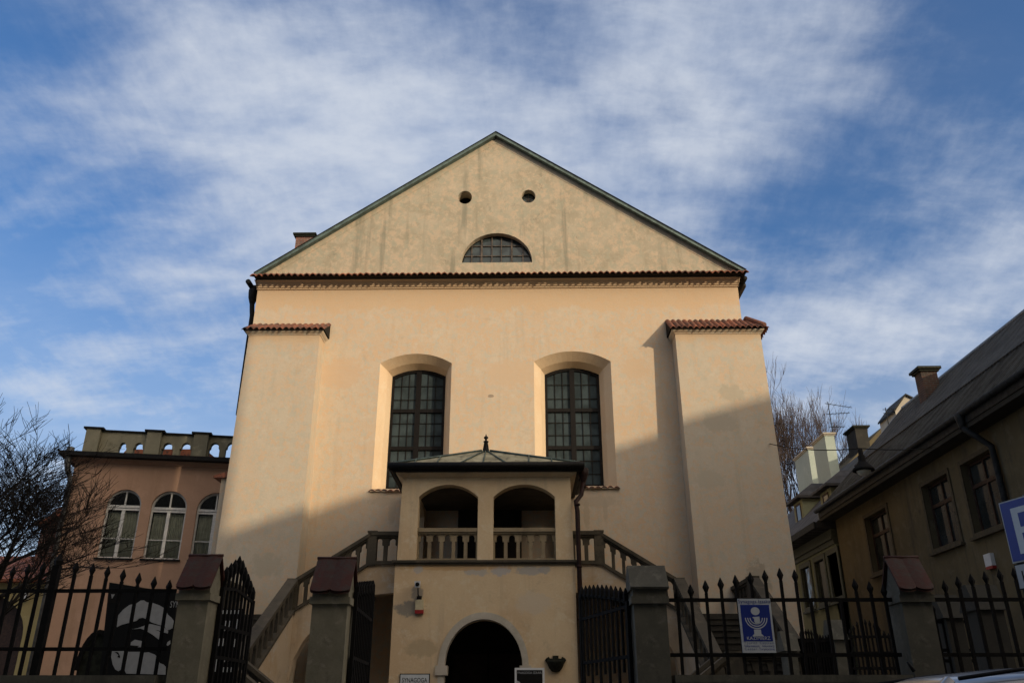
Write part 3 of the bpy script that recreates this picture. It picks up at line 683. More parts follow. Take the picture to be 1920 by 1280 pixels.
# ---- the double staircase, mirrored about the porch axis
zr = zat(700, 998, 22.65); BHs = zr - zfl
XI, XO = 5.08, 6.95
zl = zat(548, 1085, 22.6) - BHs - .02                       # corner landing
zb = 1.35                                                   # lower landing
YF_, YBk = 22.6, 24.0
def stairs(sg):
    X = lambda d: PX + sg * d
    xt = abs(xat(700 if sg < 0 else 1122, 1000, 22.6) - PX)   # end of the level landing
    xs = abs((pxl if sg < 0 else pxr) - PX) + .01
    bx = lambda m, a, b, *r: m.box(min(X(a), X(b)), max(X(a), X(b)), *r)
    # upper flight wall with its rampant arch
    apts = [(543, 1276), (551, 1235), (567, 1205), (582, 1186), (612, 1150), (650, 1127), (690, 1116), (738, 1111)]
    arc = [(abs(xat(a, b, YF_) - PX), zat(a, b, YF_)) for a, b in apts]
    outl = [(XI + .12, 0), (arc[0][0], 0)] + arc + [(xs, arc[-1][1]), (xs, zfl - .02), (xt, zfl - .02), (XI, zl - .02), (XI + .12, zl - .02)]
    m = MB(); m.slab([[(X(a), b) for a, b in outl]], frame_xz(YF_), -.06, .30)
    m.build('stair_wall', 'stair_plaster', syn)
    # treads of the upper flight
    m = MB(); n = 8
    bx(m, xs, xt, YF_ + .3, YM, zfl - .25, zfl - .02)
    for i in range(n):
        a = xt + (XI - xt) * i / n; b = xt + (XI - xt) * (i + 1) / n; z = zfl - (zfl - zl) * (i + 1) / (n + 0)
        bx(m, a, b, YF_ + .3, YM, z - .35, z)
    bx(m, XI, XO, YF_ - .0, YM - .7, zl - .3, zl - .02)
    m.build('upper_flight', 'step_stone', syn)
    balustrade((X(xs), YF_), (X(xt), YF_), zfl, zfl, 2, syn, .16, BHs)
    post(X(xt), YF_, zfl - .05, zfl + BHs - .03, syn, .12)
    balustrade((X(xt + .1), YF_), (X(XI - .08), YF_), zfl - .06, zl + .03, 7, syn, .16, BHs)
    post(X(XI), YF_, zl - .05, zl + BHs - .03, syn, .13)
    # forward flight
    y1, y0 = 22.3, 18.75; n = 13
    m = MB()
    for i in range(n):
        ya = y1 - (y1 - y0) * i / n; yb = y1 - (y1 - y0) * (i + 1) / n; z = zl - (zl - zb) * (i + 1) / n
        bx(m, XI + .1, XO - .1, yb - .03, ya, z - .05, z); bx(m, XI + .1, XO - .1, yb, ya, z - .4, z - .05)
    bx(m, XI - .1, XO + .1, 17.2, y0, zb - .3, zb)
    m.build('forward_flight', 'step_stone', syn)
    for xx in (XI, XO):
        m = MB(); q = [(y1 + .35, 0), (y1 + .35, zl - .02), (y1, zl - .02), (y0, zb - .02), (17.2, zb - .02), (17.2, 0)]
        if xx == XO: q[0] = (YM - .7, 0); q[1] = (YM - .7, zl - .02)
        m.slab([q], frame_yz(X(xx)), -.1, .1); m.build('stair_wall', 'stair_plaster', syn)
        balustrade((X(xx), y1 + (-.1 if xx == XO else .15)), (X(xx), y0), zl, zb, 10, syn, .16, BHs)
        post(X(xx), y0, zb - .05, zb + BHs - .03, syn)
    post(X(XO), y1, zl - .05, zl + BHs - .03, syn)
    balustrade((X(XO), y1 + .12), (X(XO), YM - .75), zl, zl, 5, syn, .16, BHs)
    m = MB(); bx(m, XI, XO, YM - .72, YB - .26 if False else YM - .7, 0, .01)
    # lower landing front and last flight going back towards the middle
    balustrade((X(XI + .12), 17.3), (X(XO), 17.3), zb, zb, 6, syn, .16, BHs)
    post(X(XI), 17.3, zb - .05, zb + BHs - .03, syn); post(X(XO), 17.3, zb - .05, zb + BHs - .03, syn)
    balustrade((X(XO), 17.3), (X(XO), y0), zb, zb, 4, syn, .16, BHs)
    m = MB(); bx(m, XI, XO, 17.2, 17.4, 0, zb - .02); m.build('landing_wall', 'stair_plaster', syn)
    x2 = XI - 2.0
    balustrade((X(XI - .1), 17.3), (X(x2), 17.3), zb, .02, 6, syn, .16, BHs)
    balustrade((X(XI - .1), 18.7), (X(x2), 18.7), zb, .02, 6, syn, .16, BHs)
    m = MB(); n = 8
    for i in range(n):
        a = XI - 2.0 * i / n; b = XI - 2.0 * (i + 1) / n; bx(m, b, a, 17.35, 18.65, 0.01, zb - zb * (i + 1) / n + .02)
    m.build('lower_flight', 'step_stone', syn)
    m = MB(); m.slab([[(X(XI), .01), (X(XI), zb - .02), (X(x2), .01)]], frame_xz(17.22), 0, .14); m.build('stair_wall', 'stair_plaster', syn)
stairs(-1); stairs(1)

# ---- things fixed to the porch
def on_wall(px, py, Y=YP): return at(px, py, Y)
c_ = on_wall(785, 1100, YP - .2)
cm = thing('security_camera', 'small white security camera on a black bracket high on the left of the porch wall', 'security camera', (c_.x, YP, c_.z))
m = MB(); 
k = 1.5; cx, cz = c_.x, c_.z + .06
m.hexa([(cx - .04 * k, YP - .5, cz - .07 * k), (cx + .05 * k, YP - .52, cz - .07 * k), (cx + .02 * k, YP - .12, cz - .01), (cx - .07 * k, YP - .10, cz - .01)],
       [(cx - .05 * k, YP - .52, cz + .03 * k), (cx + .05 * k, YP - .54, cz + .03 * k), (cx + .02 * k, YP - .12, cz + .10), (cx - .08 * k, YP - .10, cz + .10)]); hb = m.build('housing', 'white_paint', cm)
m = MB(); m.tube([(cx + .005, YP - .51, cz - .03), (cx + .005, YP - .55, cz - .035)], .05, 10); m.build('lens', 'black_metal', hb)
m = MB(); m.tube([(c_.x - .01, YP - .25, c_.z - .03), (c_.x, YP - .25, c_.z - .2), (c_.x + .01, YP - .05, c_.z - .24)], .018, 6); m.box(c_.x - .05, c_.x + .07, YP - .08, YP - .001, c_.z - .28, c_.z - .2); m.build('bracket', 'black_metal', cm)
a, b = on_wall(780, 1124), on_wall(794, 1150); zr_ = zat(787, 1143, YP)
al = thing('alarm_siren', 'cream alarm siren box with a red bottom below the security camera on the porch', 'alarm box', ((a.x + b.x) / 2, YP, b.z))
m = MB(); m.box(a.x, b.x, YP - .09, YP - .001, zr_, a.z); m.build('casing', 'cream_paint', al)
m = MB(); m.lofts([[(a.x - .005, YP - .095, z_), (b.x + .005, YP - .095, z_), (b.x + .005, YP - .003, z_), (a.x - .005, YP - .003, z_)] for z_ in (b.z, zr_ - .001)], True, False); m.build('beacon', 'red_plastic', al)
a, b = on_wall(750, 1262), on_wall(805, 1300)
sg_ = thing('name_sign', 'pale grey framed sign reading SYNAGOGA left of the doorway', 'sign', ((a.x + b.x) / 2, YP, b.z))
m = MB(); m.box(a.x, b.x, YP - .03, YP - .001, b.z, a.z); m.build('board', 'bronze_dark', sg_)
m = MB(); m.box(a.x + .02, b.x - .02, YP - .034, YP - .030, b.z + .02, a.z - .02); m.build('panel', 'sign_white', sg_)
text_mesh('SYNAGOGA', .15, lambda u, v, w: ((a.x + b.x) / 2 + u, YP - .036 + w, a.z - .20 + v), 'lettering', 'sign_black', sg_, align='CENTER', sx=.76)
# dark wall bowl
ub = at(1042, 1243, YP - .1); k_ = (xat(1062, 1243, YP) - xat(1022, 1243, YP)) / 2 / 1.0
ur = thing('wall_bowl', 'dark shield shaped metal bowl mounted on the porch wall right of the doorway', 'wall bowl', (ub.x, YP, ub.z - .3))
sh = [(0, -1.05), (.35, -.95), (.62, -.55), (.78, 0.0), (1.0, .42), (.88, .66), (.62, .85), (.52, .62), (.28, .62), (.28, .98), (-.28, .98), (-.28, .62), (-.52, .62), (-.62, .85), (-.88, .66), (-1.0, .42), (-.78, 0), (-.62, -.55), (-.35, -.95)]
m = MB(); pts = [(ub.x + u * k_, ub.z + v * k_ * .72) for u, v in sh]
m.slab([pts], frame_xz(YP), -.05, -.001); m.build('back_plate', 'bronze_dark', ur)
m = MB(); n = 10
m.lofts([[(ub.x + r_ * k_ * math.cos(math.pi + math.pi * i / n), YP - .05 + r_ * k_ * .9 * math.sin(math.pi + math.pi * i / n), ub.z + z_ * k_ * .72) for i in range(n + 1)] for r_, z_ in ((.08, -.98), (.45, -.7), (.66, -.3), (.8, .1), (.86, .3), (.8, .34))], True, True)
m.build('bowl', 'bronze_dark', ur)
# poster stand beside the doorway
Yq = YP - .55; a, b = at(965, 1251, Yq), at(1022, 1330, Yq)
ps = thing('poster_stand', 'black poster headed SYNAGOGA IZAAKA in a white frame standing before the doorway', 'poster', ((a.x + b.x) / 2, Yq, 0))
m = MB(); m.box(a.x, b.x, Yq, Yq + .03, b.z, a.z); m.build('frame', 'white_paint', ps)
m = MB(); m.box(a.x + .05, b.x - .05, Yq - .006, Yq - .001, b.z + .05, a.z - .05); po = m.build('poster', 'sign_black', ps)
cxp = (a.x + b.x) / 2
text_mesh('SYNAGOGA IZAAKA', .073, lambda u, v, w: (cxp + u, Yq - .008 + w, a.z - .135 + v), 'lettering', 'poster_white', po, align='CENTER', sx=.98)
m = MB()
rr_ = random.Random(5)
for zz_ in (.20, .26):
    x = a.x + .18
    while x < b.x - .09:
        w_ = rr_.uniform(.02, .05); m.box(x, x + w_, Yq - .009, Yq - .007, a.z - zz_ - .012, a.z - zz_ + .012); x += w_ + .012
m.build('small_print', 'leading', po)
m = MB()
for bl_ in ([(.10, .60), (.12, .42), (.2, .36), (.34, .36), (.33, .52), (.36, .7), (.2, .72)], [(.46, .44), (.55, .40), (.62, .50), (.60, .7), (.48, .66)], [(.05, .28), (.12, .31), (.15, .35), (.05, .36)], [(.18, .76), (.5, .76), (.55, .92), (.2, .95)]):
    m.slab([[(a.x + u * (b.x - a.x) * 1.35, a.z - v) for u, v in bl_]], frame_xz(Yq), -.010, -.007)
m.build('picture', 'poster_white', po)
m = MB()
for x in (a.x + .08, b.x - .08): m.box(x - .02, x + .02, Yq + .031, Yq + .07, 0.01, b.z + .1); m.box(x - .02, x + .02, Yq - .25, Yq + .3, .01, .05)
m.build('stand_leg', 'black_metal', ps)

# ================================================================== fence, pillars, gates
YFN = 9.0
FB = zat(300, 1266, YFN)                      # top of the fence plinth
PL_ = 2.0
def picket_mesh(length, tip=True, w=.0145):
    m = MB(); m.box(-w, w, -w, w, -length, -.13 if tip else -.0)
    if tip:
        s = [(.014, -.14), (.016, -.125), (.020, -.11), (.035, -.075), (.033, -.065), (.004, 0)]
        rings = [[(r, 0, z), (0, r * .7, z), (-r, 0, z), (0, -r * .7, z)] for r, z in s]; m.lofts(rings, True, False)
    return m
def make_fence(label, x0, x1, tips, zrail_t, zrail_b, base=True, Y=YFN, loc=None, missing=()):
    r = thing('iron_fence', label, 'fence', ((x0 + x1) / 2, Y, 0), 'iron fence panels between the gate pillars')
    if base:
        m = MB(); m.box(x0, x1, Y - .14, Y + .16, 0, FB - .07); m.box(x0, x1, Y - .19, Y + .21, FB - .07, FB); m.build('plinth_wall', 'pillar_render', r)
    for z in (zrail_t, zrail_b):
        m = MB(); m.box(x0, x1, Y - .012, Y + .022, z - .018, z + .018); m.build('rail', 'iron', r)
    first = {}
    for (x, z, has) in tips:
        if has not in first:
            o = picket_mesh(1.15 if has else .93, has).build('picket', 'iron', r, org=(0, 0, 0)); first[has] = o
        else: o = first[has].copy(); COL.objects.link(o)
        o.location = Vector((x, Y, z if has else z)) - r.location
        o.rotation_euler = (random.uniform(-.006, .006), random.uniform(-.008, .008), 0)
    return r
def tipx(pairs, Y=YFN): return [(at(a, b, Y).x, at(a, b, Y).z, True) for a, b in pairs]
zt_r, zb_r = zat(150, 1107, YFN), zat(150, 1216, YFN)
left = tipx([(-30, 1078), (-2, 1066), (27, 1060), (55, 1056), (83, 1053), (145, 1053), (176, 1055), (204, 1060), (233, 1066), (262, 1073), (291, 1080), (319, 1086)])
fl = make_fence('black iron spear fence on a low wall, the stretch before the big face poster', xat(-60, 1107, YFN), xat(330, 1107, YFN), left, zt_r, zb_r)
m = MB(); px_ = at(112, 1042, YFN); m.box(px_.x - .035, px_.x + .035, YFN - .035, YFN + .035, FB, px_.z - .1)
m.lofts([[(px_.x + a * r_, YFN + b * r_, px_.z + z) for a, b in ((1, 0), (0, 1), (-1, 0), (0, -1))] for r_, z in ((.04, -.1), (.055, -.05), (.005, .03))], True, False); m.build('fence_post', 'iron', fl)
zt_r2, zb_r2 = zat(1400, 1124, YFN), zat(1400, 1227, YFN)
mid = tipx([(1269, 1104), (1294, 1095), (1322, 1087), (1350, 1082), (1378, 1077), (1406, 1072), (1433, 1068), (1461, 1064), (1489, 1067)])
mid += [(at(a, 1124, YFN).x, zt_r2 - .0, False) for a in (1520, 1548, 1576)] + tipx([(1601, 1084), (1629, 1089), (1655, 1095)])
make_fence('black iron spear fence carrying the blue tourist sign, three spears broken off', xat(1250, 1124, YFN), xat(1672, 1124, YFN), mid, zt_r2, zb_r2)
right = tipx([(1769, 1087), (1794, 1080), (1819, 1075), (1845, 1070), (1872, 1066), (1899, 1063), (1926, 1061), (1953, 1063)])
make_fence('black iron spear fence right of the red capped pillar, behind the parked cars', xat(1745, 1118, YFN), xat(1990, 1118, YFN), right, zt_r2, zb_r2)

def pillar(label, fx0, fx1, ybody, ytop, yeave, side, tile, group='rendered gate pillars', dep=.34, Y=None, skew=0):
    """front face between photo columns fx0..fx1 read at row ybody"""
    Y = Y or YFN - dep / 2
    x0, x1 = xat(fx0, ybody, Y), xat(fx1, ybody, Y); ze = zat(fx0, yeave, Y - .06); zr_ = zat(fx0, ytop, Y + dep / 2)
    p = thing('gate_pillar', label, 'pillar', ((x0 + x1) / 2, Y + dep / 2, 0), group)
    zs = ze - .16
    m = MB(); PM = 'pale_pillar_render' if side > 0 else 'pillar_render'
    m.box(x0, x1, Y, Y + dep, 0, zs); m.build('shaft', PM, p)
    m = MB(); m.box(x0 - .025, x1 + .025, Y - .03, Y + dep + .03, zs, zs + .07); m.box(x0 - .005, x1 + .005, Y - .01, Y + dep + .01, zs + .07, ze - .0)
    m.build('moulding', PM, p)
    m = MB(); yc = Y + dep / 2
    m.prism([(Y + .0, ze), (Y + dep, ze), (yc, zr_ - .03)], x0 + .01, x1 - .01); m.build('gable_infill', PM, p)
    m = MB(); L = x1 - x0 + .05
    if tile:
        for s_ in (-1, 1):
            pts_n = 16
            fa = lambda s: (x0 - .025 + s, yc - s_ * .0, zr_)
            n = 2; pw = L / n; hh = .035
            for k in range(n):
                top = []; bot = []
                for i in range(pts_n + 1):
                    x = k * pw + pw * i / pts_n; q = math.sin(math.pi * i / pts_n); ext = .055 * (q ** .6)
                    z = .012 * q
                    A = Vector((x0 - .025 + x, yc - s_ * .01 * 0, zr_ + z)); B = Vector((x0 - .025 + x, yc + s_ * (dep / 2 + .06), ze - .01 + z)); B = B + (B - A).normalized() * ext
                    top.append(A); bot.append(B)
                off = Vector((0, s_ * -.012, -.028))
                m.lofts([top + [v + Vector((0, 0, -.028)) for v in top[::-1]], bot + [v + off for v in bot[::-1]]], True, False)
        m.tube([(x0 - .03, yc, zr_ + .0), (x1 + .03, yc, zr_ + .0)], .016, 8)
        m.build('tiled_cap', 'dark_clay_tile', p)
    else:
        m.prism([(Y - .05, ze - .0), (Y - .04, ze - .02), (Y + dep + .04, ze - .02), (Y + dep + .05, ze), (yc + .05, zr_), (yc - .05, zr_)], x0 - .03, x1 + .03)
        m.build('sloped_cap', 'pillar_render', p)
    return p, x0, x1, Y
p1, a1, b1, _ = pillar('grey gate pillar with a dark red tiled cap right of the face poster', 326, 383, 1180, 1041, 1093, 1, True)
p2, a2, b2, _ = pillar('grey gate pillar with a dark red tiled cap left of the main gate', 581, 648, 1180, 1046, 1100, 1, True)
p3, a3, b3, _ = pillar('grey gate pillar with a bare concrete cap right of the main gate', 1191, 1253, 1180, 1061, 1099, -1, False)
p4, a4, b4, _ = pillar('grey gate pillar with a faded red tiled cap near the parked car', 1700, 1757, 1180, 1044, 1096, -1, True)

def gate(label, hinge, ang, length, ztops, zr1, zr2, n, zlow=.35, short=True, solid=False, group='open iron gate leaves'):
    """leaf swung inwards: hinge point, direction angle, picket heights along it"""
    g = thing('gate_leaf', label, 'gate', (hinge[0], hinge[1], 0), group, 0)
    d = Vector((math.cos(ang), math.sin(ang), 0)); nn = Vector((-d.y, d.x, 0)); h = Vector((hinge[0], hinge[1], 0))
    P3 = lambda u, w, z: tuple(h + d * u + nn * w + Vector((0, 0, z)))
    def bar(m, u0, u1, z0, z1, w=.012, zz0=None, zz1=None):
        m.hexa([P3(u0, -w, z0), P3(u1, -w, z0 if zz0 is None else zz0), P3(u1, w, z0 if zz0 is None else zz0), P3(u0, w, z0)], [P3(u0, -w, z1), P3(u1, -w, z1 if zz1 is None else zz1), P3(u1, w, z1 if zz1 is None else zz1), P3(u0, w, z1)])
    m = MB(); bar(m, 0, .04, .1, zr1(0) , .02); m.build('stile', 'iron', g); m = MB(); bar(m, length - .04, length, .1, zr1(1), .02); m.build('stile', 'iron', g)
    K = 8; m = MB()
    for k in range(K):
        u0, u1 = k / K, (k + 1) / K; bar(m, .04 + u0 * (length - .08), .04 + u1 * (length - .08), zr1(u0) - .03, zr1(u0), .013, zr1(u1) - .03, zr1(u1))
    m.build('top_rail', 'iron', g)
    for z in zr2: m = MB(); bar(m, .04, length - .04, z - .017, z + .017, .011); m.build('rail', 'iron', g)
    if solid: m = MB(); bar(m, .03, length - .03, .12, zr2[0], .003); m.build('sheet_panel', 'iron', g)
    for i in range(n):
        u = (i + .5) / n; z1 = ztops(u); x = u * length; m = MB(); z0 = .12 if (i % 2 == 0 or not short) else zlow
        bar(m, x - .0125, x + .0125, z0, z1 - .17, .0125)
        c_ = h + d * x
        m.lofts([[tuple(c_ + d * (a * r_) + nn * (b * r_) + Vector((0, 0, z1 + z))) for a, b in ((1, 1), (-1, 1), (-1, -1), (1, -1))] for r_, z in ((.0125, -.17), (.024, -.13), (.024, -.06), (.004, 0))], True, False)
        m.build('picket', 'iron', g)
    return g
# main gate, right leaf
tz = lambda u: 2.35 + .17 * u
ga = math.atan2(1.42, -.40)
gate('right leaf of the main gate, bowed iron bars beside the concrete capped pillar', (a3 - .03, YFN + .02), ga, 1.5, lambda u: zat(1175, 1102, 9) + (zat(1090, 1097, 10.4) - zat(1175, 1102, 9)) * u + .03 * math.sin(math.pi * u),
     lambda u: zat(1160, 1127, 9.1) + (zat(1088, 1112, 10.4) - zat(1160, 1127, 9.1)) * (u ** .8), [zat(1130, 1236, 9.7), zat(1120, 1150, 9.8)], 11, zat(1130, 1263, 9.7))
gate('left leaf of the main gate, dark iron seen almost edge on beside the tiled pillar', (b2 + .04, YFN + .02), R(93), 1.5, lambda u: zat(665, 1094, 9.2) + .22 * u, lambda u: zat(665, 1094, 9.2) - .1 + .2 * u, [zat(665, 1236, 9.5), zat(665, 1150, 9.7)], 11, 1.0, solid=True)
pk = [(0, 1105), (.2, 1090), (.45, 1068), (.6, 1078), (.8, 1098), (1, 1112)]
gate('single side gate with its spear tips rising to a peak, left of the entrance', (b1 + .03, YFN + .1), R(90), 1.12, lambda u: zat(430, 1078, 9.6) + .22 - .52 * abs(u - .42) , lambda u: zat(430, 1112, 9.6) + .05 - .1 * abs(u - .4), [zat(430, 1180, 9.6), zat(430, 1235, 9.6)], 9, 1.0, short=False)
# pale notice behind the side gate
q = at(404, 1140, 10.9); w_ = at(441, 1262, 10.9)
nb = thing('notice_board', 'pale notice board seen only in slits through the side gate', 'board', ((q.x + w_.x) / 2, 10.9, 0))
m = MB(); m.box(q.x, w_.x, 10.9, 10.93, 1.25, q.z); m.build('board', 'sign_black', nb)
for u0_, u1_, y0_, y1_ in ((.05, .9, 1143, 1150), (0.05, .22, 1161, 1176), (.40, .60, 1163, 1182), (.75, .95, 1160, 1178), (.2, .45, 1196, 1210), (.8, .95, 1197, 1212), (.15, .32, 1230, 1258), (.55, .95, 1250, 1259), (.86, .95, 1232, 1249), (.55, .7, 1232, 1240)):
    m = MB(); m.box(q.x + u0_ * (w_.x - q.x), q.x + u1_ * (w_.x - q.x), 10.894, 10.899, zat(420, y1_, 10.9), zat(420, y0_, 10.9)); m.build('picture', 'white_paint', nb)
m = MB(); m.box(q.x, q.x + .03, 10.931, 10.97, 0, 1.3); m.box(w_.x - .03, w_.x, 10.931, 10.97, 0, 1.3); m.build('leg', 'iron', nb)

# ---- tourist sign on the fence
Ys = YFN - .04; a = at(1382, 1122, Ys); b = at(1451, 1223, Ys); cxs = (xat(1382, 1122, Ys) + xat(1443, 1122, Ys)) / 2; hw_ = (xat(1443, 1122, Ys) - xat(1382, 1122, Ys)) / 2
H_ = a.z - b.z
ts = thing('tourist_sign', 'blue and white tourist information sign with a candelabrum symbol hung on the fence', 'sign', (cxs, Ys, b.z))
m = MB(); m.box(cxs - hw_, cxs + hw_, Ys - .014, Ys, b.z, a.z); m.build('plate', 'sign_white', ts)
m = MB(); m.box(cxs - hw_ * .88, cxs + hw_ * .88, Ys - .017, Ys - .0145, b.z + H_ * .21, a.z - H_ * .115); m.build('blue_field', 'sign_blue', ts)
yy = Ys - .019
T = lambda u, v: (cxs + u * hw_, yy, a.z - v * H_)
m = MB(); m.slab([[(T(u, v)[0], T(u, v)[2]) for u, v in [(.27 * math.cos(k * math.pi / 12), .235 + .075 * math.sin(k * math.pi / 12)) for k in range(24)]]], frame_xz(yy), 0, .003)
m.build('symbol', 'sign_white', ts)
m = MB(); m.slab([[(T(u, v)[0], T(u, v)[2]) for u, v in [(-.2, .345), (.22, .335), (.22, .42), (.17, .455), (.05, .475), (-.04, .47), (-.12, .43), (-.12, .375), (-.2, .36)]]], frame_xz(yy), 0, .003); m.build('symbol', 'sign_white', ts)
m = MB(); m.slab([[(T(u, v)[0], T(u, v)[2]) for u, v in [(-.2, .575), (.22, .575), (.22, .655), (.34, .69), (.34, .70), (-.32, .70), (-.32, .69), (-.2, .655)]]], frame_xz(yy), 0, .003); m.build('symbol', 'sign_white', ts)
for k, rr in enumerate((.40, .54, .68)):
    m = MB(); n = 20
    o_ = [(rr * math.cos(math.pi * i / n) + .01, .36 + rr * .305 * math.sin(math.pi * i / n)) for i in range(n + 1)]
    i_ = [((rr - .055) * math.cos(math.pi * i / n) + .01, .36 + (rr - .055) * .30 * math.sin(math.pi * i / n)) for i in range(n + 1)]
    m.slab([[(T(u, v)[0], T(u, v)[2]) for u, v in o_ + i_[::-1]]], frame_xz(yy), .0005 * k, .003); m.build('symbol', 'sign_white', ts)
def line(s_, v, size, u=0, al='CENTER', mt='sign_blue', sp=1.0, sx=1.0):
    x_, y_, z_ = T(u, v); text_mesh(s_, size, lambda p, q, w: (x_ + p, Ys - (.0175 if mt == 'sign_white' else .0155) + w * .5, z_ + q), 'lettering', mt, ts, align=al, sx=sx, space=sp)
line('Synagoga Izaaka', .085, .052); line('KAZIMIERZ', .765, .046, .02, mt='sign_white', sp=1.05)
for k, (l1, l2) in enumerate((('Tourist', 'Centrum'), ('Information', 'Informacji'), ('Center', 'Turystycznej'))):
    v_ = .842 + k * .055
    line(l1, v_, .034, -.88, 'LEFT', sp=1.35 if k != 1 else 1.0, sx=.95); line(l2, v_, .034, .93, 'RIGHT', sp=1.35 if k == 0 else 1.0, sx=.9)

# ---- big face poster behind the fence
Yv = 10.6
def V(px, py): p = at(px, py, Yv); return (p.x, p.z)
bp = thing('banner_poster', 'large black poster with white brushed shapes of a bearded face behind the left fence', 'poster', (xat(262, 1200, Yv), Yv, 0))
m = MB(); m.slab([[V(180, 1262 + 60), V(314, 1262 + 60), V(333, 1111), V(205, 1091)]], frame_xz(Yv), 0, .04); pb_ = m.build('panel', 'sign_black', bp)
Z = lambda u, v: V(130 + u / 6.736, 1080 + v / 6.736)
shapes = [
 [(600, 640), (620, 490), (680, 420), (760, 360), (830, 345), (850, 340), (900, 305), (940, 300), (980, 325), (1060, 335), (1140, 365), (1200, 400), (1230, 450), (1245, 480), (1290, 520), (1320, 560), (1305, 650), (1270, 670), (1240, 680), (1210, 640), (1130, 610), (1040, 580), (990, 545), (930, 520), (880, 530), (850, 560), (770, 580), (700, 600), (650, 615)],
 [(760, 655), (800, 665), (870, 650), (940, 625), (980, 600), (1030, 600), (1100, 615), (1200, 640), (1250, 690), (1245, 720), (1190, 705), (1130, 680), (1080, 670), (1130, 690), (1180, 720), (1170, 790), (1130, 795), (1060, 740), (980, 690), (900, 655), (820, 665)],
 [(780, 830), (830, 797), (900, 810), (955, 825), (950, 870), (930, 925), (770, 920), (775, 900), (830, 910), (890, 875), (775, 868)],
 [(545, 910), (590, 890), (640, 905), (700, 945), (760, 950), (900, 950), (960, 960), (1000, 955), (1080, 985), (1130, 1030), (1140, 1090), (1190, 1110), (1220, 1140), (1215, 1240), (1100, 1235), (720, 1225), (700, 1180), (660, 1170), (620, 1195), (580, 1170), (550, 1110), (530, 1010), (540, 950)],
 [(1240, 830), (1275, 805), (1275, 850), (1245, 875), (1230, 865)],
 [(525, 755), (548, 655), (556, 655), (545, 730)],
]
for s_ in shapes:
    m = MB(); m.slab([[Z(*p) for p in s_]], frame_xz(Yv), -.005, -.001); m.build('picture', 'poster_white', pb_)
m = MB(); m.slab([[Z(575, 950), Z(620, 955), Z(645, 1010), Z(640, 1030), Z(610, 1015), Z(625, 990)]], frame_xz(Yv), -.008, -.006); m.build('picture', 'sign_black', pb_)
m = MB(); m.slab([[Z(530, 225), Z(575, 225), Z(540, 280)]], frame_xz(Yv), -.005, -.001); m.build('emblem', 'poster_white', pb_)
m = MB(); m.slab([[Z(520, 285), Z(622, 290), Z(612, 335), Z(515, 328)]], frame_xz(Yv), -.005, -.001); m.build('emblem', 'leading', pb_)
x_, z_ = Z(1268, 392); text_mesh('SYN', .11, lambda u, v, w: (x_ + u, Yv - .003 + w, z_ + v), 'lettering', 'poster_white', pb_, sx=.6)
m = MB(); x_ = V(200, 1262)[0]
for xx in (V(195, 1262)[0], V(310, 1262)[0]): m.box(xx - .03, xx + .03, Yv + .041, Yv + .09, 0, 1.9)
m.build('stand', 'iron', bp)
# dark round topped kiosk hatch beside it
q = at(160, 1190, 12.2)
kb = thing('round_bin_shelter', 'dark shelter with a rounded top, half hidden by the left edge of the face poster', 'shelter', (xat(175, 1250, 12.2), 12.6, 0))
xk0, xk1, zk1 = xat(143, 1262, 12.2), xat(205, 1262, 12.2), zat(175, 1184, 12.2)
m = MB(); m.slab([ell(xk0, xk1, 0.01, zk1 - .5, zk1, 14)], frame_xz(12.2), 0, .7); m.build('body', 'bronze_dark', kb)
m = MB(); e1 = ell(xk0 - .03, xk1 + .03, 0.01, zk1 - .5, zk1 + .03, 14)[2:]; e2 = ell(xk0 + .03, xk1 - .03, 0.01, zk1 - .5, zk1 - .03, 14)[2:]
m.slab([e1 + e2[::-1]], frame_xz(12.2), -.03, .72); m.build('hood', 'iron', kb)

# ================================================================== pink building on the left
A0 = at(140, 872, 26.2); B0 = at(435, 878, 27.1); A0 = Vector((A0.x, 26.2, 0)); B0 = Vector((B0.x, 27.1, 0))
dP = (B0 - A0).normalized(); nP = Vector((-dP.y, dP.x, 0))      # nP points away from us
def onp(px, py, off=0.0):
    d = ray(px, py); p0 = A0 + nP * off; t = (p0 - EYE).dot(nP) / d.dot(nP); p = EYE + d * t
    return ((p - A0).dot(dP), p.z)
fP = lambda u, v, w: tuple(A0 + dP * u + nP * w + Vector((0, 0, v)))
LP = 9.0
pk_ = thing('terrace_house', 'salmon pink house with arched windows and a pierced roof parapet left of the synagogue', 'house', tuple(A0))
zc1, zc0 = onp(290, 851, -.42)[1], onp(290, 872)[1]; CC = zc1 - zc0 - .14
wn = []
for a_, b_, yt, ysp, yb_ in ((180, 247, 917, 949, 1044), (266, 335, 920, 952, 1048), (354, 424, 922, 954, 1052)):
    ub0, ub1 = onp(a_, yb_)[0], onp(b_, yb_)[0]; wn.append((ub0, ub1, onp((a_ + b_) / 2, yb_)[1], onp((a_ + b_) / 2, ysp)[1], onp((a_ + b_) / 2 + 8, yt)[1]))
zt_m, zs_m, zb_m = sum(w[4] for w in wn) / 3, sum(w[3] for w in wn) / 3, sum(w[2] for w in wn) / 3
m = MB(); loops = [rect(0, LP, 0, zc0)] + [ell(u0, u1, zb_m, zt_m - (u1 - u0) / 2, zt_m, 18) for u0, u1, *_ in wn]
m.slab(loops, fP, 0, .25); m.build('wall', 'pink_plaster', pk_)
m = MB()
m.slab([rect(-.0, .25, 0, zc0)], lambda u, v, w: fP(u, v, w), .25, 9); m.slab([rect(LP - .25, LP, 0, zc0)], fP, .25, 9); m.slab([rect(.25, LP - .25, 0, zc0)], fP, 8.7, 9); m.build('side_wall', 'pink_plaster', pk_)
m = MB(); m.slab([rect(.25, LP - .25, 0, zc0)], fP, 2.2, 2.4); m.build('room_wall', 'dark_void', pk_)
m = MB()
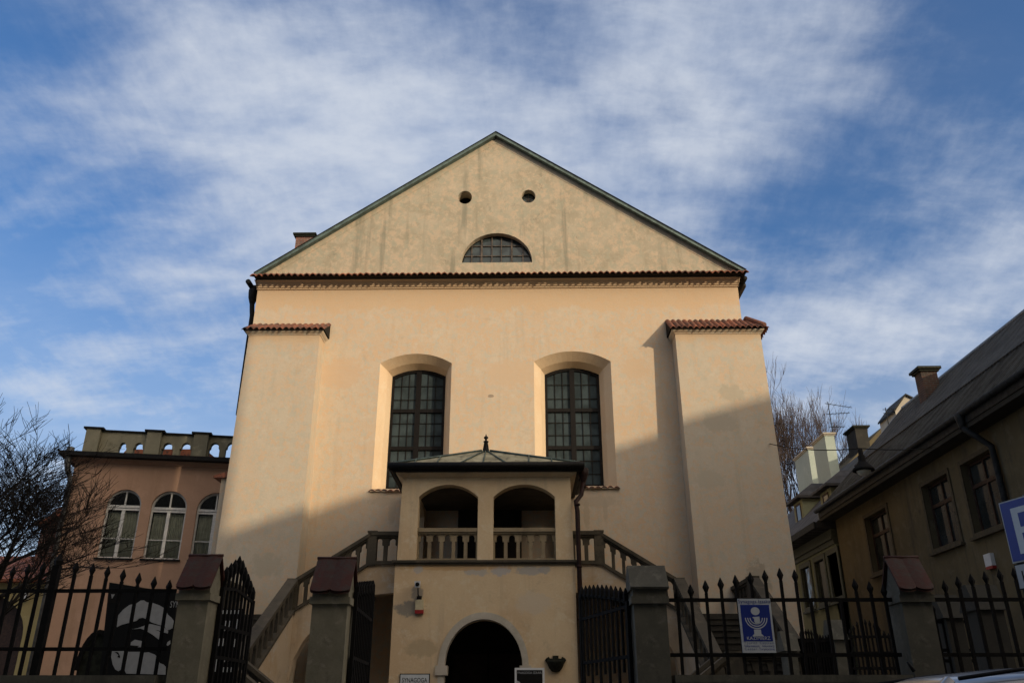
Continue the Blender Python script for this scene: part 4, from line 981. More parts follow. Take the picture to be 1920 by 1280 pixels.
for (o_, z0, z1) in ((.06, 0, CC * .33), (.12, CC * .33, CC * .55), (.17, CC * .55, CC)):
    m.slab([rect(-o_, LP, zc0 + z0 + .001, zc0 + z1)], fP, -o_, 9)
m.build('cornice', 'pink_plaster', pk_)
m = MB(); m.slab([rect(-.42, LP, zc1 - .14, zc1 - .08)], fP, -.42, 9); m.slab([rect(-.42, LP, zc1 - .08, zc1)], fP, -.42, -.36); m.build('roof_edge', 'black_metal', pk_)
# parapet
pz0 = zc1 - .08; tp = [onp(a_, 806, -.1)[1] for a_ in (170, 286, 374)]; pz1 = onp(330, 816, .05)[1]; ptop = sum(tp) / 3
hol = []
for a_, b_ in ((222, 237), (250, 269), (303, 325), (337, 359), (392, 412), (423, 443), (456, 476)):
    u0, u1 = onp(a_, 840, .0)[0], onp(b_, 840, .0)[0]; w_ = (u1 - u0) / 2; c_ = (u0 + u1) / 2; zt_ = onp(a_, 828, 0)[1]; sh = zt_ - w_ * 1.0
    hol.append([(c_ - w_, pz0 + .05), (c_ + w_, pz0 + .05), (c_ + w_, sh - .06), (c_ + w_ * .8, sh - .05)] + [(c_ + w_ * .8 * math.cos(math.pi * i / 8), sh + w_ * .9 * math.sin(math.pi * i / 8)) for i in range(1, 8)] + [(c_ - w_ * .8, sh - .05), (c_ - w_, sh - .06)])
m = MB(); m.slab([rect(.35, LP, pz0, pz1)] + hol, fP, -.0, .22); pa_ = m.build('parapet', 'parapet_plaster', pk_)
m = MB(); m.slab([rect(.35, LP, pz1, pz1 + .05)], fP, -.06, .28); m.build('coping', 'black_metal', pa_)
m = MB(); m.slab([rect(-.0, .22, pz0, pz1)], fP, .4, 8.8); m.build('parapet', 'parapet_plaster', pk_)
for a_, b_ in ((157, 184), (273, 300), (362, 389), (470, 497)):
    u0, u1 = onp(a_, 835, -.1)[0], onp(b_, 835, -.1)[0]
    m = MB(); m.slab([rect(u0, u1, pz0, ptop - .06)], fP, -.16, .45); pp = m.build('parapet_post', 'parapet_plaster', pk_)
    m = MB(); m.slab([rect(u0 - .09, u1 + .09, ptop - .06, ptop)], fP, -.2, .55); m.build('coping', 'black_metal', pp)
for u0, u1, *_ in wn:
    w_ = u1 - u0; r = w_ / 2; zs = zt_m - r; full = ell(u0, u1, zb_m, zs, zt_m, 18); g = .055
    inn = ell(u0 + g, u1 - g, zb_m + g, zs, zt_m - g, 18)
    m = MB(); m.slab([full, inn], fP, .10, .20); c_ = (u0 + u1) / 2
    m.slab([rect(u0 + g, u1 - g, zs - .05, zs + .03)], fP, .08, .18); m.slab([rect(u0 + g, u1 - g, zs - .13, zs - .07)], fP, .09, .18)
    m.slab([rect(c_ - .05, c_ + .05, zb_m + g, zs - .13)], fP, .09, .18); m.slab([rect(c_ - .02, c_ + .02, zs + .03, zt_m - g)], fP, .11, .16)
    zm = zb_m + (zs - .13 - zb_m) * .40
    for k in (0, 1): m.slab([rect((u0 + g, c_ + .05)[k], (c_ - .05, u1 - g)[k], zm, zm + .03)], fP, .12, .16)
    wf = m.build('window', 'window_paint_pale', pk_)
    m = MB(); m.slab([inn], fP, .17, .175); m.build('pane', 'clear_glass', wf)
    m = MB()
    for k in (0, 1):
        s0, s1 = (u0 + g, c_)[k], (c_, u1 - g)[k]; N_ = 18; ring_a = []; ring_b = []
        xs = [s0 + (s1 - s0) * i / N_ for i in range(N_ + 1)]
        cut = random.uniform(.05, .3)
        fr_ = [fP(x, zb_m + .06, .235 + .025 * math.sin(i * 1.7 + k)) for i, x in enumerate(xs)]; to_ = [fP(x + (c_ - x) * .05, zs - .15, .235 + .02 * math.sin(i * 1.7 + k)) for i, x in enumerate(xs)]
        fr2 = [tuple(Vector(p) + nP * .006) for p in fr_[::-1]]; to2 = [tuple(Vector(p) + nP * .006) for p in to_[::-1]]
        m.lofts([fr_ + fr2, to_ + to2], True, True)
    m.build('curtain', 'curtain', wf)
    m = MB(); m.slab([rect(u0 - .05, u1 + .05, zb_m - .05, zb_m - .002)], fP, -.08, .1); m.build('sill', 'black_metal', wf)
m = MB(); gq = [(-.16, zc0 + .42, -.2), (-.16, zc0 - .05, -.22), (-.13, zc0 - .3, -.16), (-.02, zc0 - .55, -.1), (-.0, zc0 - .8, -.08), (.02, .2, -.08)]
m.tube([fP(u, v, w) for u, v, w in gq], [.12, .11, .09, .075, .075, .075], 10); m.build('downpipe', 'grey_pipe', pk_)
# ---- yellow house at the far left
Yy = 27.2
ye = thing('yellow_house', 'yellow plastered low house with an arched gateway and orange tiled roof behind the left fence', 'house', (-18, Yy, 0))
yx1 = xat(104, 1150, Yy); yz = zat(60, 1092, Yy); ax1 = xat(26, 1262, Yy)
m = MB(); m.slab([rect(-27, yx1, 0, yz), ell(ax1 - 3.2, ax1, 0.02, zat(10, 1190, Yy), zat(0, 1112, Yy), 18)], frame_xz(Yy), 0, .4); m.build('wall', 'yellow_plaster', ye)
m = MB(); m.box(ax1 - 3.4, ax1 + .2, Yy + .41, Yy + .5, 0, 5); m.build('gateway_door', 'window_wood_brown', ye)
m = MB(); zr2_ = yz + .9
m.hexa([(-27.2, Yy - .35, yz), (yx1 + .05, Yy - .35, yz), (yx1 + .05, Yy + 4, yz), (-27.2, Yy + 4, yz)], [(-27.2, Yy - .35, yz + .08), (yx1 + .05, Yy - .35, yz + .08), (yx1 + .05, Yy + 4, yz + 1.5), (-27.2, Yy + 4, yz + 1.5)])
m.build('roof', 'orange_tile', ye)
q = at(46, 1116, Yy - .1)
wl_ = thing('wall_lamp', 'small white lamp on the yellow house wall seen through the left fence', 'lamp', (q.x, Yy, q.z))
m = MB(); m.box(q.x - .1, q.x + .12, Yy - .16, Yy - .001, q.z - .1, q.z + .04); m.hexa([(q.x - .1, Yy - .12, q.z + .041), (q.x + .12, Yy - .12, q.z + .041), (q.x + .12, Yy - .02, q.z + .041), (q.x - .1, Yy - .02, q.z + .041)], [(q.x - .04, Yy - .08, q.z + .22), (q.x + .04, Yy - .08, q.z + .22), (q.x + .04, Yy - .02, q.z + .22), (q.x - .04, Yy - .02, q.z + .22)]); m.build('shade', 'white_paint', wl_)
# ---- house with swept orange roof behind
Yo = 31.0
rh = thing('red_roofed_house', 'dark brick house with a swept orange tiled roof behind the bare tree', 'house', (-19, Yo, 0))
x1 = xat(140, 990, Yo); z_e = zat(80, 985, Yo); z_r = zat(133, 905, Yo); x_e = xat(71, 985, Yo)
m = MB(); m.box(x_e + .15, x1 + 3, Yo, Yo + 8, 0, z_e); m.build('wall', 'brick', rh)
m = MB(); pr_ = [(x_e - .1, z_e), (x_e + .5, z_e + .25), (x_e + 1.1, z_e + .75), (x_e + 1.6, z_e + 1.3), (x_e + 2.05, z_r), (x_e + 3, z_r + 1.2), (x_e + 6, z_r + 1.2), (x_e + 6, z_e)]
m.slab([pr_], lambda u, v, w: (u, w, v), Yo - .4, Yo + 8.3); m.build('roof', 'orange_tile', rh)

# ================================================================== houses on the right
XR, XG = 11.7, 11.2
fR = lambda u, v, w: (XR + w, u, v)               # u = y, v = z, w into the wall
rb_ = thing('ochre_house', 'long ochre house with a corrugated grey roof and brown framed windows right of the synagogue', 'house', (XR, 24, 0))
YE0, YE1 = 12.0, 31.4
zg_ = 8.07; zrd = 12.1; XRG = 15.2
wins_r = []
for pts in (((1623, 967), (1666, 948), (1637, 1074), (1677, 1060)), ((1732, 912), (1783, 888), (1749, 1031), (1797, 1013)), ((1805, 874), (1862, 846), (1827, 1001), (1885, 981))):
    p = [onx(a, b, XR) for a, b in pts]; y1 = (p[0].y + p[2].y) / 2; y0 = (p[1].y + p[3].y) / 2; wins_r.append((y0, y1))
wins_r += [(wins_r[-1][0] - 3.7, wins_r[-1][0] - 2.5), (wins_r[-1][0] - 6.8, wins_r[-1][0] - 5.6)]
WZ0, WZ1 = 5.33, 7.13
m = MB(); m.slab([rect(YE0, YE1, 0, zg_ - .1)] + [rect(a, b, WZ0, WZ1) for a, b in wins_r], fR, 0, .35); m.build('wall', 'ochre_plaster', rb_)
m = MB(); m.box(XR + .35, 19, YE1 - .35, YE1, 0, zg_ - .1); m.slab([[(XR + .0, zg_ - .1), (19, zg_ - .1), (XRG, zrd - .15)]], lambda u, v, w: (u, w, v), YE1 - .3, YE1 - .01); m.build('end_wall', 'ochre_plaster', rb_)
m = MB(); m.box(XR + 1.2, XR + 1.3, YE0, YE1 - .4, 0, zg_ - .2); m.build('room_wall', 'dark_void', rb_)
for a, b in wins_r:
    m = MB(); m.slab([rect(a - .11, b + .11, WZ0 - .1, WZ1 + .12), rect(a, b, WZ0, WZ1)], fR, -.035, .002); fr = m.build('window', 'window_trim_ochre', rb_)
    m = MB(); m.slab([rect(a - .16, b + .16, WZ0 - .17, WZ0 - .101)], fR, -.12, .0); m.build('sill', 'window_trim_ochre', fr)
    g = .07; m = MB(); zt_ = WZ0 + (WZ1 - WZ0) * .66; c_ = (a + b) / 2
    m.slab([rect(a, b, WZ0, WZ1), rect(a + g, c_ - .03, WZ0 + g, zt_ - .05), rect(c_ + .03, b - g, WZ0 + g, zt_ - .05), rect(a + g, c_ - .03, zt_ + .05, WZ1 - g), rect(c_ + .03, b - g, zt_ + .05, WZ1 - g)], fR, .16, .23)
    m.build('sash', 'window_wood_brown', fr)
    m = MB(); m.slab([rect(a + .02, b - .02, WZ0 + .02, WZ1 - .02)], fR, .20, .205); m.build('pane', 'house_glass', fr)
k_ = (zrd - zg_) / (XRG - XG)
m = MB(); m.slab([[(XG + .02, zg_ - .02), (XRG, zrd), (XRG + 4.4, zg_ - .4), (XRG + 4.4, zg_ - .6), (XRG, zrd - .14), (XG + .02, zg_ - .14)]], lambda u, v, w: (u, w, v), YE0 - .3, YE1 + .25)
xm_ = XG + 1.65
yy = YE0 - .2
while yy < YE1 + .2:
    for xa_, xb_, dz in ((XG + .03, xm_ - .05, .0), (xm_, XRG - .02, .05)):
        za_, zb2 = zg_ + (xa_ - XG) * k_, zg_ + (xb_ - XG) * k_
        m.hexa([(xa_, yy, za_ - .03 + dz), (xb_, yy, zb2 - .03 + dz), (xb_, yy + .07, zb2 - .03 + dz), (xa_, yy + .07, za_ - .03 + dz)], [(xa_, yy + .02, za_ + .035 + dz), (xb_, yy + .02, zb2 + .035 + dz), (xb_, yy + .05, zb2 + .035 + dz), (xa_, yy + .05, za_ + .035 + dz)])
    yy += .21
rf = m.build('roof', 'corrugated_roof', rb_)
m = MB(); xm = XG + 1.65; zm = zg_ + 1.65 * k_
m.slab([[(xm, zm + .01), (xm - .03, zm + .05), (XRG, zrd + .07), (XRG, zrd + .01)]], lambda u, v, w: (u, w, v), YE0 - .3, YE1 + .2); m.build('upper_sheets', 'corrugated_roof', rf)
m = MB(); m.slab([[(XG - .0, zg_ - .05), (XRG, zrd + .12), (XRG, zrd - .2), (XG - .0, zg_ - .36)]], lambda u, v, w: (u, w, v), YE1 + .251, YE1 + .35); m.build('verge_board', 'zinc_grey', rf)
m = MB(); m.tube([(XRG, YE0 - .3, zrd + .06), (XRG, YE1 + .3, zrd + .06)], .08, 8); m.build('ridge_cap', 'zinc_grey', rf)
m = MB(); m.box(XG + .0, XR, YE0, YE1 + .2, zg_ - .42, zg_ - .15); m.build('soffit', 'dark_render', rf)
m = MB(); m.box(XG - .03, XG - .002, YE0, YE1 + .2, zg_ - .30, zg_ - .12); m.tube([(XG - .08, YE0, zg_ - .05), (XG - .08, YE1 + .3, zg_ - .03)], .085, 8); m.build('gutter', 'gutter_metal', rf)
# firewall flashing panel
p = [onx(1572, 893, 13.0), onx(1610, 838, 13.0)]
q = onx(1797, 770, XG - .1); q2 = onx(1850, 800, XR - .12); q3 = onx(1885, 930, XR - .12)
yq = q2.y
m = MB(); m.lathe([(.06, -.4), (.07, -.3), (.12, -.12), (.13, 0)], (XG - .1, q.y, zg_ - .05), 8)
m.tube([(XG - .1, q.y, zg_ - .4), (XG + .1, q.y - .1, zg_ - .62), (XR - .12, yq, zg_ - .95), (XR - .11, yq, zg_ - 1.3), (XR - .11, yq, .1)], .075, 8); m.build('downpipe', 'gutter_metal', rb_)
def chimney(parent, x0, x1, y0, y1, z0, z1, mt, capm='bronze_dark', cap=.12, name='chimney', slab_t=.09):
    m = MB(); m.box(x0, x1, y0, y1, z0, z1); c = m.build(name, mt, parent)
    m = MB(); m.box(x0 - cap * .5, x1 + cap * .5, y0 - cap * .5, y1 + cap * .5, z1, z1 + slab_t * .8); m.box(x0 - cap, x1 + cap, y0 - cap, y1 + cap, z1 + slab_t * .8 + .001, z1 + slab_t * 1.8); m.build('chimney_cap', capm, c); return c
Yc = 27.5; a = at(1727, 700, Yc); b = at(1757, 700, Yc); zt_ = zat(1735, 696, Yc)
chimney(rb_, a.x, b.x, Yc, Yc + .5, zg_ + 1.5, zt_, 'sooty_brick', 'bronze_dark', .13)
Yc = 31.0; a = at(1606, 815, Yc); b = at(1625, 815, Yc); zt_ = zat(1615, 802, Yc)
# light gable peeking over the ridge
# ---- green house behind
XH = 11.7
gh = thing('green_house', 'pale green house with dormers and tall chimneys beyond the ochre house', 'house', (XH, 34, 0))
GY0, GY1 = YE1 + .36, 46.0; zge = 7.75
fG = lambda u, v, w: (XH + .0 + w, u, v)
gw = []
for x0_, x1_ in ((1548, 1577), (1522, 1550), (1495, 1521)):
    gw.append((onx(x1_ - 3, 1032, XH).y + .06, onx(x0_ + 1, 1040, XH).y - .06))
gz1, gz0 = onx(1560, 1028, XH).z, onx(1572, 1127, XH).z
gw += [(gw[-1][1] + .6 + 1.9 * i, gw[-1][1] + 1.9 * i + 2.0) for i in range(3)]
m = MB(); m.slab([rect(GY0, GY1, 0, zge - .9)] + [rect(a, b, gz0, gz1) for a, b in gw], fG, 0, .3); m.build('wall', 'green_plaster', gh)
m = MB(); m.box(XH + 1.2, XH + 1.3, GY0, GY1, 0, zge - .5); m.build('room_wall', 'dark_void', gh)
for a, b in gw:
    g = .16; m = MB(); m.slab([rect(a, b, gz0, gz1), rect(a + g, b - g, gz0 + g, gz1 - g * 1.2)], fG, -.05, .1); f_ = m.build('window', 'window_paint_green', gh)
    m = MB(); m.slab([rect(a + g * .8, b - g * .8, gz0 + g * .8, gz1 - g)], fG, .06, .07); m.build('pane', 'house_glass', f_)
    m = MB(); m.slab([rect(a - .03, b + .03, gz0 - .08, gz0 - .001)], fG, -.14, .0); m.build('sill', 'window_paint_green', f_)
m = MB()
for o_, z0, z1 in ((.06, -.90, -.72), (.14, -.72, -.62)): m.box(XH - o_, XH + 8, GY0, GY1, zge + z0 + .001, zge + z1)
m.box(XH - .10, XH + 8, GY0, GY1, zge - .62, zge - .34)
m.build('cornice', 'window_paint_green', gh)
m = MB(); kG = .95
m.slab([[(XH - .62, zge - .30), (XH - .62, zge - .12), (XH + 4.2, zge + 4.4), (XH + 9, zge - .12), (XH + 9, zge - .30)]], lambda u, v, w: (u, w, v), GY0, GY1 + .3); gr2 = m.build('roof', 'standing_seam_roof', gh)
m = MB(); m.box(XH - .70, XH - .621, GY0, GY1 + .3, zge - .32, zge - .08); m.build('gutter', 'gutter_metal', gr2)
def dormer(px0, px1, pyt, pye, pyb, Yf, label):
    """front face parallel to the facade, read on the plane y = Yf"""
    x0, x1 = xat(px0, pye, Yf), xat(px1, pye, Yf); ze, zt_, zb_ = zat(px0, pye, Yf), zat((px0 + px1) / 2, pyt, Yf + .9), zat(px0, pyb, Yf)
    return x0, x1, ze, zt_, zb_
def dorm(Y, px_l, py_eave, py_base, xw=1.25, yw=1.3, hgt=.75):
    # left face lies on plane x = X; the corner nearest us at column px_l
    p = at(px_l, py_eave, Y); X = p.x; ze = p.z; zb_ = ze - 1.35
    m = MB(); m.box(X, X + 2.6, Y, Y + yw, zb_ - .8, ze); d = m.build('dormer', 'green_plaster', gh)
    m = MB(); o = .28; e = [(X - o, Y - o, ze), (X + 2.8, Y - o, ze), (X + 2.8, Y + yw + o, ze), (X - o, Y + yw + o, ze)]; e0 = [(a_, b_, c_ - .10) for a_, b_, c_ in e]
    t = [(X + .75, Y + yw * .5 - .02, ze + hgt), (X + 2.8, Y + yw * .5 - .02, ze + hgt), (X + 2.8, Y + yw * .5 + .02, ze + hgt), (X + .75, Y + yw * .5 + .02, ze + hgt)]
    m.lofts([e0, e, t], True, False); m.build('dormer_roof', 'standing_seam_roof', d)
    m = MB(); m.slab([rect(Y + .3, Y + yw - .3, ze - 1.05, ze - .22), rect(Y + .37, Y + yw - .37, ze - .98, ze - .29)], lambda u, v, w: (X + w, u, v), -.03, .0); m.build('window_frame', 'window_wood_brown', d)
    m = MB(); m.slab([rect(Y + .36, Y + yw - .36, ze - .99, ze - .28)], lambda u, v, w: (X + w, u, v), -.012, -.004); m.build('pane', 'house_glass', d)
dorm(33.2, 1556, 908, 960); dorm(37.4, 1503, 930, 1000)
for (pl, pm, pr_, pt, pb_, Y) in ((1527, 1547, 1565, 812, 905, 37.0), (1492, 1516, 1530, 838, 925, 41.0)):
    x0 = xat(pm, pt + 12, Y); x1 = xat(pr_, pt + 12, Y); z1 = zat(pm, pt + 4, Y)
    # depth from the far left corner
    s0 = (x0 - 0) ; far = Y
    for _ in range(60):
        far += .05
        pxx = xat(pl, pt + 40, far)
        if pxx >= x0: break
    chimney(gh, x0, x1, Y, max(far, Y + 1.2), zge - .5, z1, 'white_green_plaster', 'stone_pale', .08, slab_t=.07)
Yc = 47; a = at(1604, 812, Yc); b = at(1627, 812, Yc); zt_ = zat(1615, 803, Yc)
fh = thing('far_house', 'distant dark gabled house with a brick chimney showing above the green house', 'house', (a.x, Yc, 0))
m = MB(); zz = zat(1600, 855, Yc); m.slab([[(a.x - 2.0, 0), (a.x + 9, 0), (a.x + 9, zz - 2), (a.x + 1.8, zz + 1.9), (a.x - 2.0, zz - 1.6)]], lambda u, v, w: (u, w, v), Yc, Yc + 6); m.build('wall', 'ochre_plaster', fh)
chimney(fh, a.x, b.x, Yc - .02, Yc + 1.4, zz - 1, zt_, 'dark_render', 'bronze_dark', .14)
Yc = 40.0; a = at(1683, 765, Yc); p = at(1697, 742, Yc); b = at(1725, 757, Yc)
fg = thing('white_gable_house', 'white gable tip of a distant house rising over the ridge of the ochre house', 'house', (p.x, Yc, 0))
m = MB(); m.slab([[(a.x - .15, 0), (a.x + 4, 0), (a.x + 4, b.z - 1.6), (p.x, p.z), (a.x - .15, a.z - .15)]], lambda u, v, w: (u, w, v), Yc, Yc + 2); m.build('wall', 'stone_pale', fg)
m = MB(); d0 = Vector((a.x - 1.3, 0, a.z - 1.05)); m.slab([[(p.x, p.z + .01), (a.x + 4.1, b.z - 1.6), (a.x + 4.1, b.z - 1.5), (p.x, p.z + .10), (a.x - .25, a.z - .12), (a.x - .25, a.z - .22)]], lambda u, v, w: (u, w, v), Yc - .1, Yc + 2); m.build('roof', 'gutter_metal', fg)
def aerial(px, pyt, pyb, Y, arms, label, sc=.75):
    t = at(px, pyt, Y); b = at(px, pyb, Y); g = thing('tv_aerial', label, 'aerial', (t.x, Y, b.z), 'roof aerials')
    m = MB(); m.tube([(t.x, Y, b.z - .6), (t.x, Y, t.z)], .028 * sc, 6); m.build('mast', 'gutter_metal', g)
    for dz, L, tilt in arms:
        z = t.z - dz; m = MB(); m.tube([(t.x - .15, Y, z), (t.x + L, Y, z - tilt)], .022 * sc, 5)
        for k in range(5):
            x = t.x + L * (k + .5) / 5; zz_ = z - tilt * (k + .5) / 5; m.tube([(x, Y - .22, zz_), (x, Y + .22, zz_)], .011 * sc, 4)
        m.build('boom', 'gutter_metal', g)
aerial(1552, 753, 812, 37.6, [(.08, 1.1, .22), (.62, .95, -.06), (1.25, .6, .0)], 'tall roof aerial with three booms on the pale green chimney')
aerial(1660, 764, 786, 40.0, [(.1, .5, 0), (.3, .4, 0)], 'small roof aerial beside the white gable tip', .8)

# ---- hanging street lamp on its wire
YL = 17.5; q = at(1617, 868, YL); zl_ = q.z
hl = thing('street_lamp', 'dark bell shaped street lamp hanging from a wire before the ochre house', 'street lamp', (q.x, YL, zl_))
m = MB(); m.lathe([(.03, .32), (.05, .30), (.05, .18), (.075, .16), (.075, .05), (.11, .0), (.20, -.10), (.225, -.14), (.225, -.17), (.20, -.17)], (q.x, YL, zl_), 16); m.build('shade', 'iron', hl)
m = MB(); m.lathe([(.15, -.171), (.14, -.20), (.09, -.25), (.02, -.27)], (q.x, YL, zl_), 14); m.build('lamp_glass', 'curtain', hl)
wr0 = Vector((xat(1442, 828, YB), YB + .4, zat(1445, 822, YB))); top = Vector((q.x, YL, zl_ + .33)); w1 = onx(1760, 838, XR)
def sag(a, b, n=12, s=.12): return [a.lerp(b, i / n) - Vector((0, 0, s * 4 * (i / n) * (1 - i / n))) for i in range(n + 1)]
m = MB(); m.tube(sag(wr0, top)[:-1] + sag(top, w1, 8, .05), .012, 5); tag(m.build('span_wire', 'iron'), 'thin dark wire carrying the hanging street lamp', 'wire')
# small alarm box on the ochre house
q = onx(1860, 1053, XR); ab = thing('wall_alarm', 'white alarm box with a red underside on the ochre house wall', 'alarm box', (XR, q.y, q.z))
m = MB(); m.box(XR - .1, XR - .001, q.y - .16, q.y + .16, q.z - .10, q.z + .2); m.build('casing', 'white_paint', ab)
m = MB(); m.box(XR - .1, XR - .001, q.y - .16, q.y + .16, q.z - .17, q.z - .101); m.build('beacon', 'red_plastic', ab)

# ================================================================== background yard fence at the right
def yard_pillar(px0, px1, py_top, Y, label, hh=.35):
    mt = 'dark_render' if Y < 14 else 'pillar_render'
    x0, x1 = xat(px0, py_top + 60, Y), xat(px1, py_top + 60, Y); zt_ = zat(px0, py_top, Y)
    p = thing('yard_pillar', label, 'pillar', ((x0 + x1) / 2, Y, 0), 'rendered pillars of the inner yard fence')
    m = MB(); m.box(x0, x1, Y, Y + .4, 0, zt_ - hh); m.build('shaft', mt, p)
    m = MB(); m.prism([(Y - .05, zt_ - hh), (Y + .45, zt_ - hh), (Y + .26, zt_), (Y + .14, zt_)], x0 - .05, x1 + .05); m.build('cap', mt, p)
yard_pillar(1478, 1497, 1181, 16.0, 'small capped pillar of the inner fence behind the blue tourist sign')
yard_pillar(1567, 1589, 1160, 16.0, 'small capped pillar of the inner fence seen through the gap of broken spears')
yard_pillar(1776, 1808, 1112, 13.0, 'tall dark pillar of the inner fence right of the red capped gate pillar')
yard_pillar(1838, 1884, 1093, 12.0, 'broad capped pillar of the inner fence near the parking sign')
def yard_fence(px0, px1, tipf, Y, n, rails, label):
    x0, x1 = xat(px0, 1200, Y), xat(px1, 1200, Y)
    g = thing('yard_fence', label, 'fence', ((x0 + x1) / 2, Y, 0), 'iron panels of the inner yard fence')
    first = None
    for i in range(n):
        u = (i + .5) / n; x = x0 + (x1 - x0) * u; z = zat(px0, tipf(u), Y)
        if first is None:
            m = MB(); w = .013; m.box(-w, w, -w, w, -z + .05, -.1); m.lofts([[(a * r_, b * r_, zz_) for a, b in ((1, 1), (-1, 1), (-1, -1), (1, -1))] for r_, zz_ in ((w, -.1), (.02, -.06), (.003, 0))], True, False)
            o = m.build('picket', 'iron', g, org=(0, 0, 0)); first = o
        else: o = first.copy(); COL.objects.link(o)
        o.location = Vector((x, Y, z)) - g.location
    for py in rails: z = zat(px0, py, Y); m = MB(); m.box(x0, x1, Y - .02, Y + .02, z - .022, z + .022); m.build('rail', 'iron', g)
    return g
yard_fence(1592, 1672, lambda u: 1186 - 26 * math.sin(math.pi * min(1, u * 1.05 + .05)), 15.0, 10, (1193, 1223, 1252), 'inner iron fence panel with arched tips left of the red capped pillar')
g_ = yard_fence(1500, 1562, lambda u: 1184 - 6 * math.sin(math.pi * 2 * u), 16.1, 12, (1201,), 'inner gate with short spikes over a dark sheet between two small pillars')
m = MB(); x0, x1 = xat(1498, 1210, 16.15), xat(1566, 1210, 16.15); m.box(x0, x1, 16.13, 16.17, .1, zat(1530, 1196, 16.15)); m.build('sheet_panel', 'iron', g_)
yard_fence(1756, 1840, lambda u: 1134, 13.1, 7, (1165, 1218, 1238), 'inner iron fence panel between the tall dark pillar and the broad one')

# ================================================================== parking sign on its post
a = at(1872, 943, 7.6); mS = 4.0; dS = Vector((1, -mS, 0)).normalized(); hS = a.z - zat(1890, 1056, 7.6)
wS = hS * 1.02; oS = Vector((a.x, 7.6, a.z)); nS = Vector((dS.y, -dS.x, 0))        # towards us
if nS.dot(EYE - oS) < 0: nS = -nS
fS = lambda u, v, w: tuple(oS + dS * u - nS * w + Vector((0, 0, v)))
pc = oS + dS * (wS * .5)
pk2 = thing('parking_sign', 'blue parking sign with a white P over a smaller plate on a grey post', 'road sign', (pc.x, pc.y, 0))
m = MB(); rr = .03
m.slab([rect(0, wS, -hS, 0)], fS, 0, .012); m.build('sign_plate', 'poster_white', pk2)
m = MB(); m.slab([rect(.012, wS - .012, -hS + .012, -.012)], fS, -.003, -.0005); m.build('blue_field', 'sign_blue', pk2)
text_mesh('P', hS * 1.08, lambda u, v, w: fS(wS * .12 + u, -hS * .88 + v, -.0035 + w * .3), 'lettering', 'sign_white', pk2, sx=1.25)
z2 = -hS - .012; h2 = hS * .40
m = MB(); m.slab([rect(.01, wS - .01, z2 - h2, z2)], fS, 0, .012); m.build('sub_plate', 'sign_black', pk2)
m = MB(); m.slab([rect(.02, wS - .02, z2 - h2 + .01, z2 - .01)], fS, -.003, -.0005); m.build('sub_panel', 'poster_white', pk2)
text_mesh('Ko', h2 * .72, lambda u, v, w: fS(wS * .12 + u, z2 - h2 * .78 + v, -.0035 + w * .3), 'lettering', 'sign_black', pk2)
z3 = z2 - h2 - .012
m = MB(); m.slab([rect(.07, wS - .01, z3 - h2 * .6, z3)], fS, 0, .012); m.build('sub_plate', 'grey_plastic', pk2)
m = MB(); m.tube([tuple(pc - nS * .05 + Vector((0, 0, z - pc.z))) for z in (0, oS.z + .02)], .03, 10); m.build('post', 'grey_pipe', pk2)

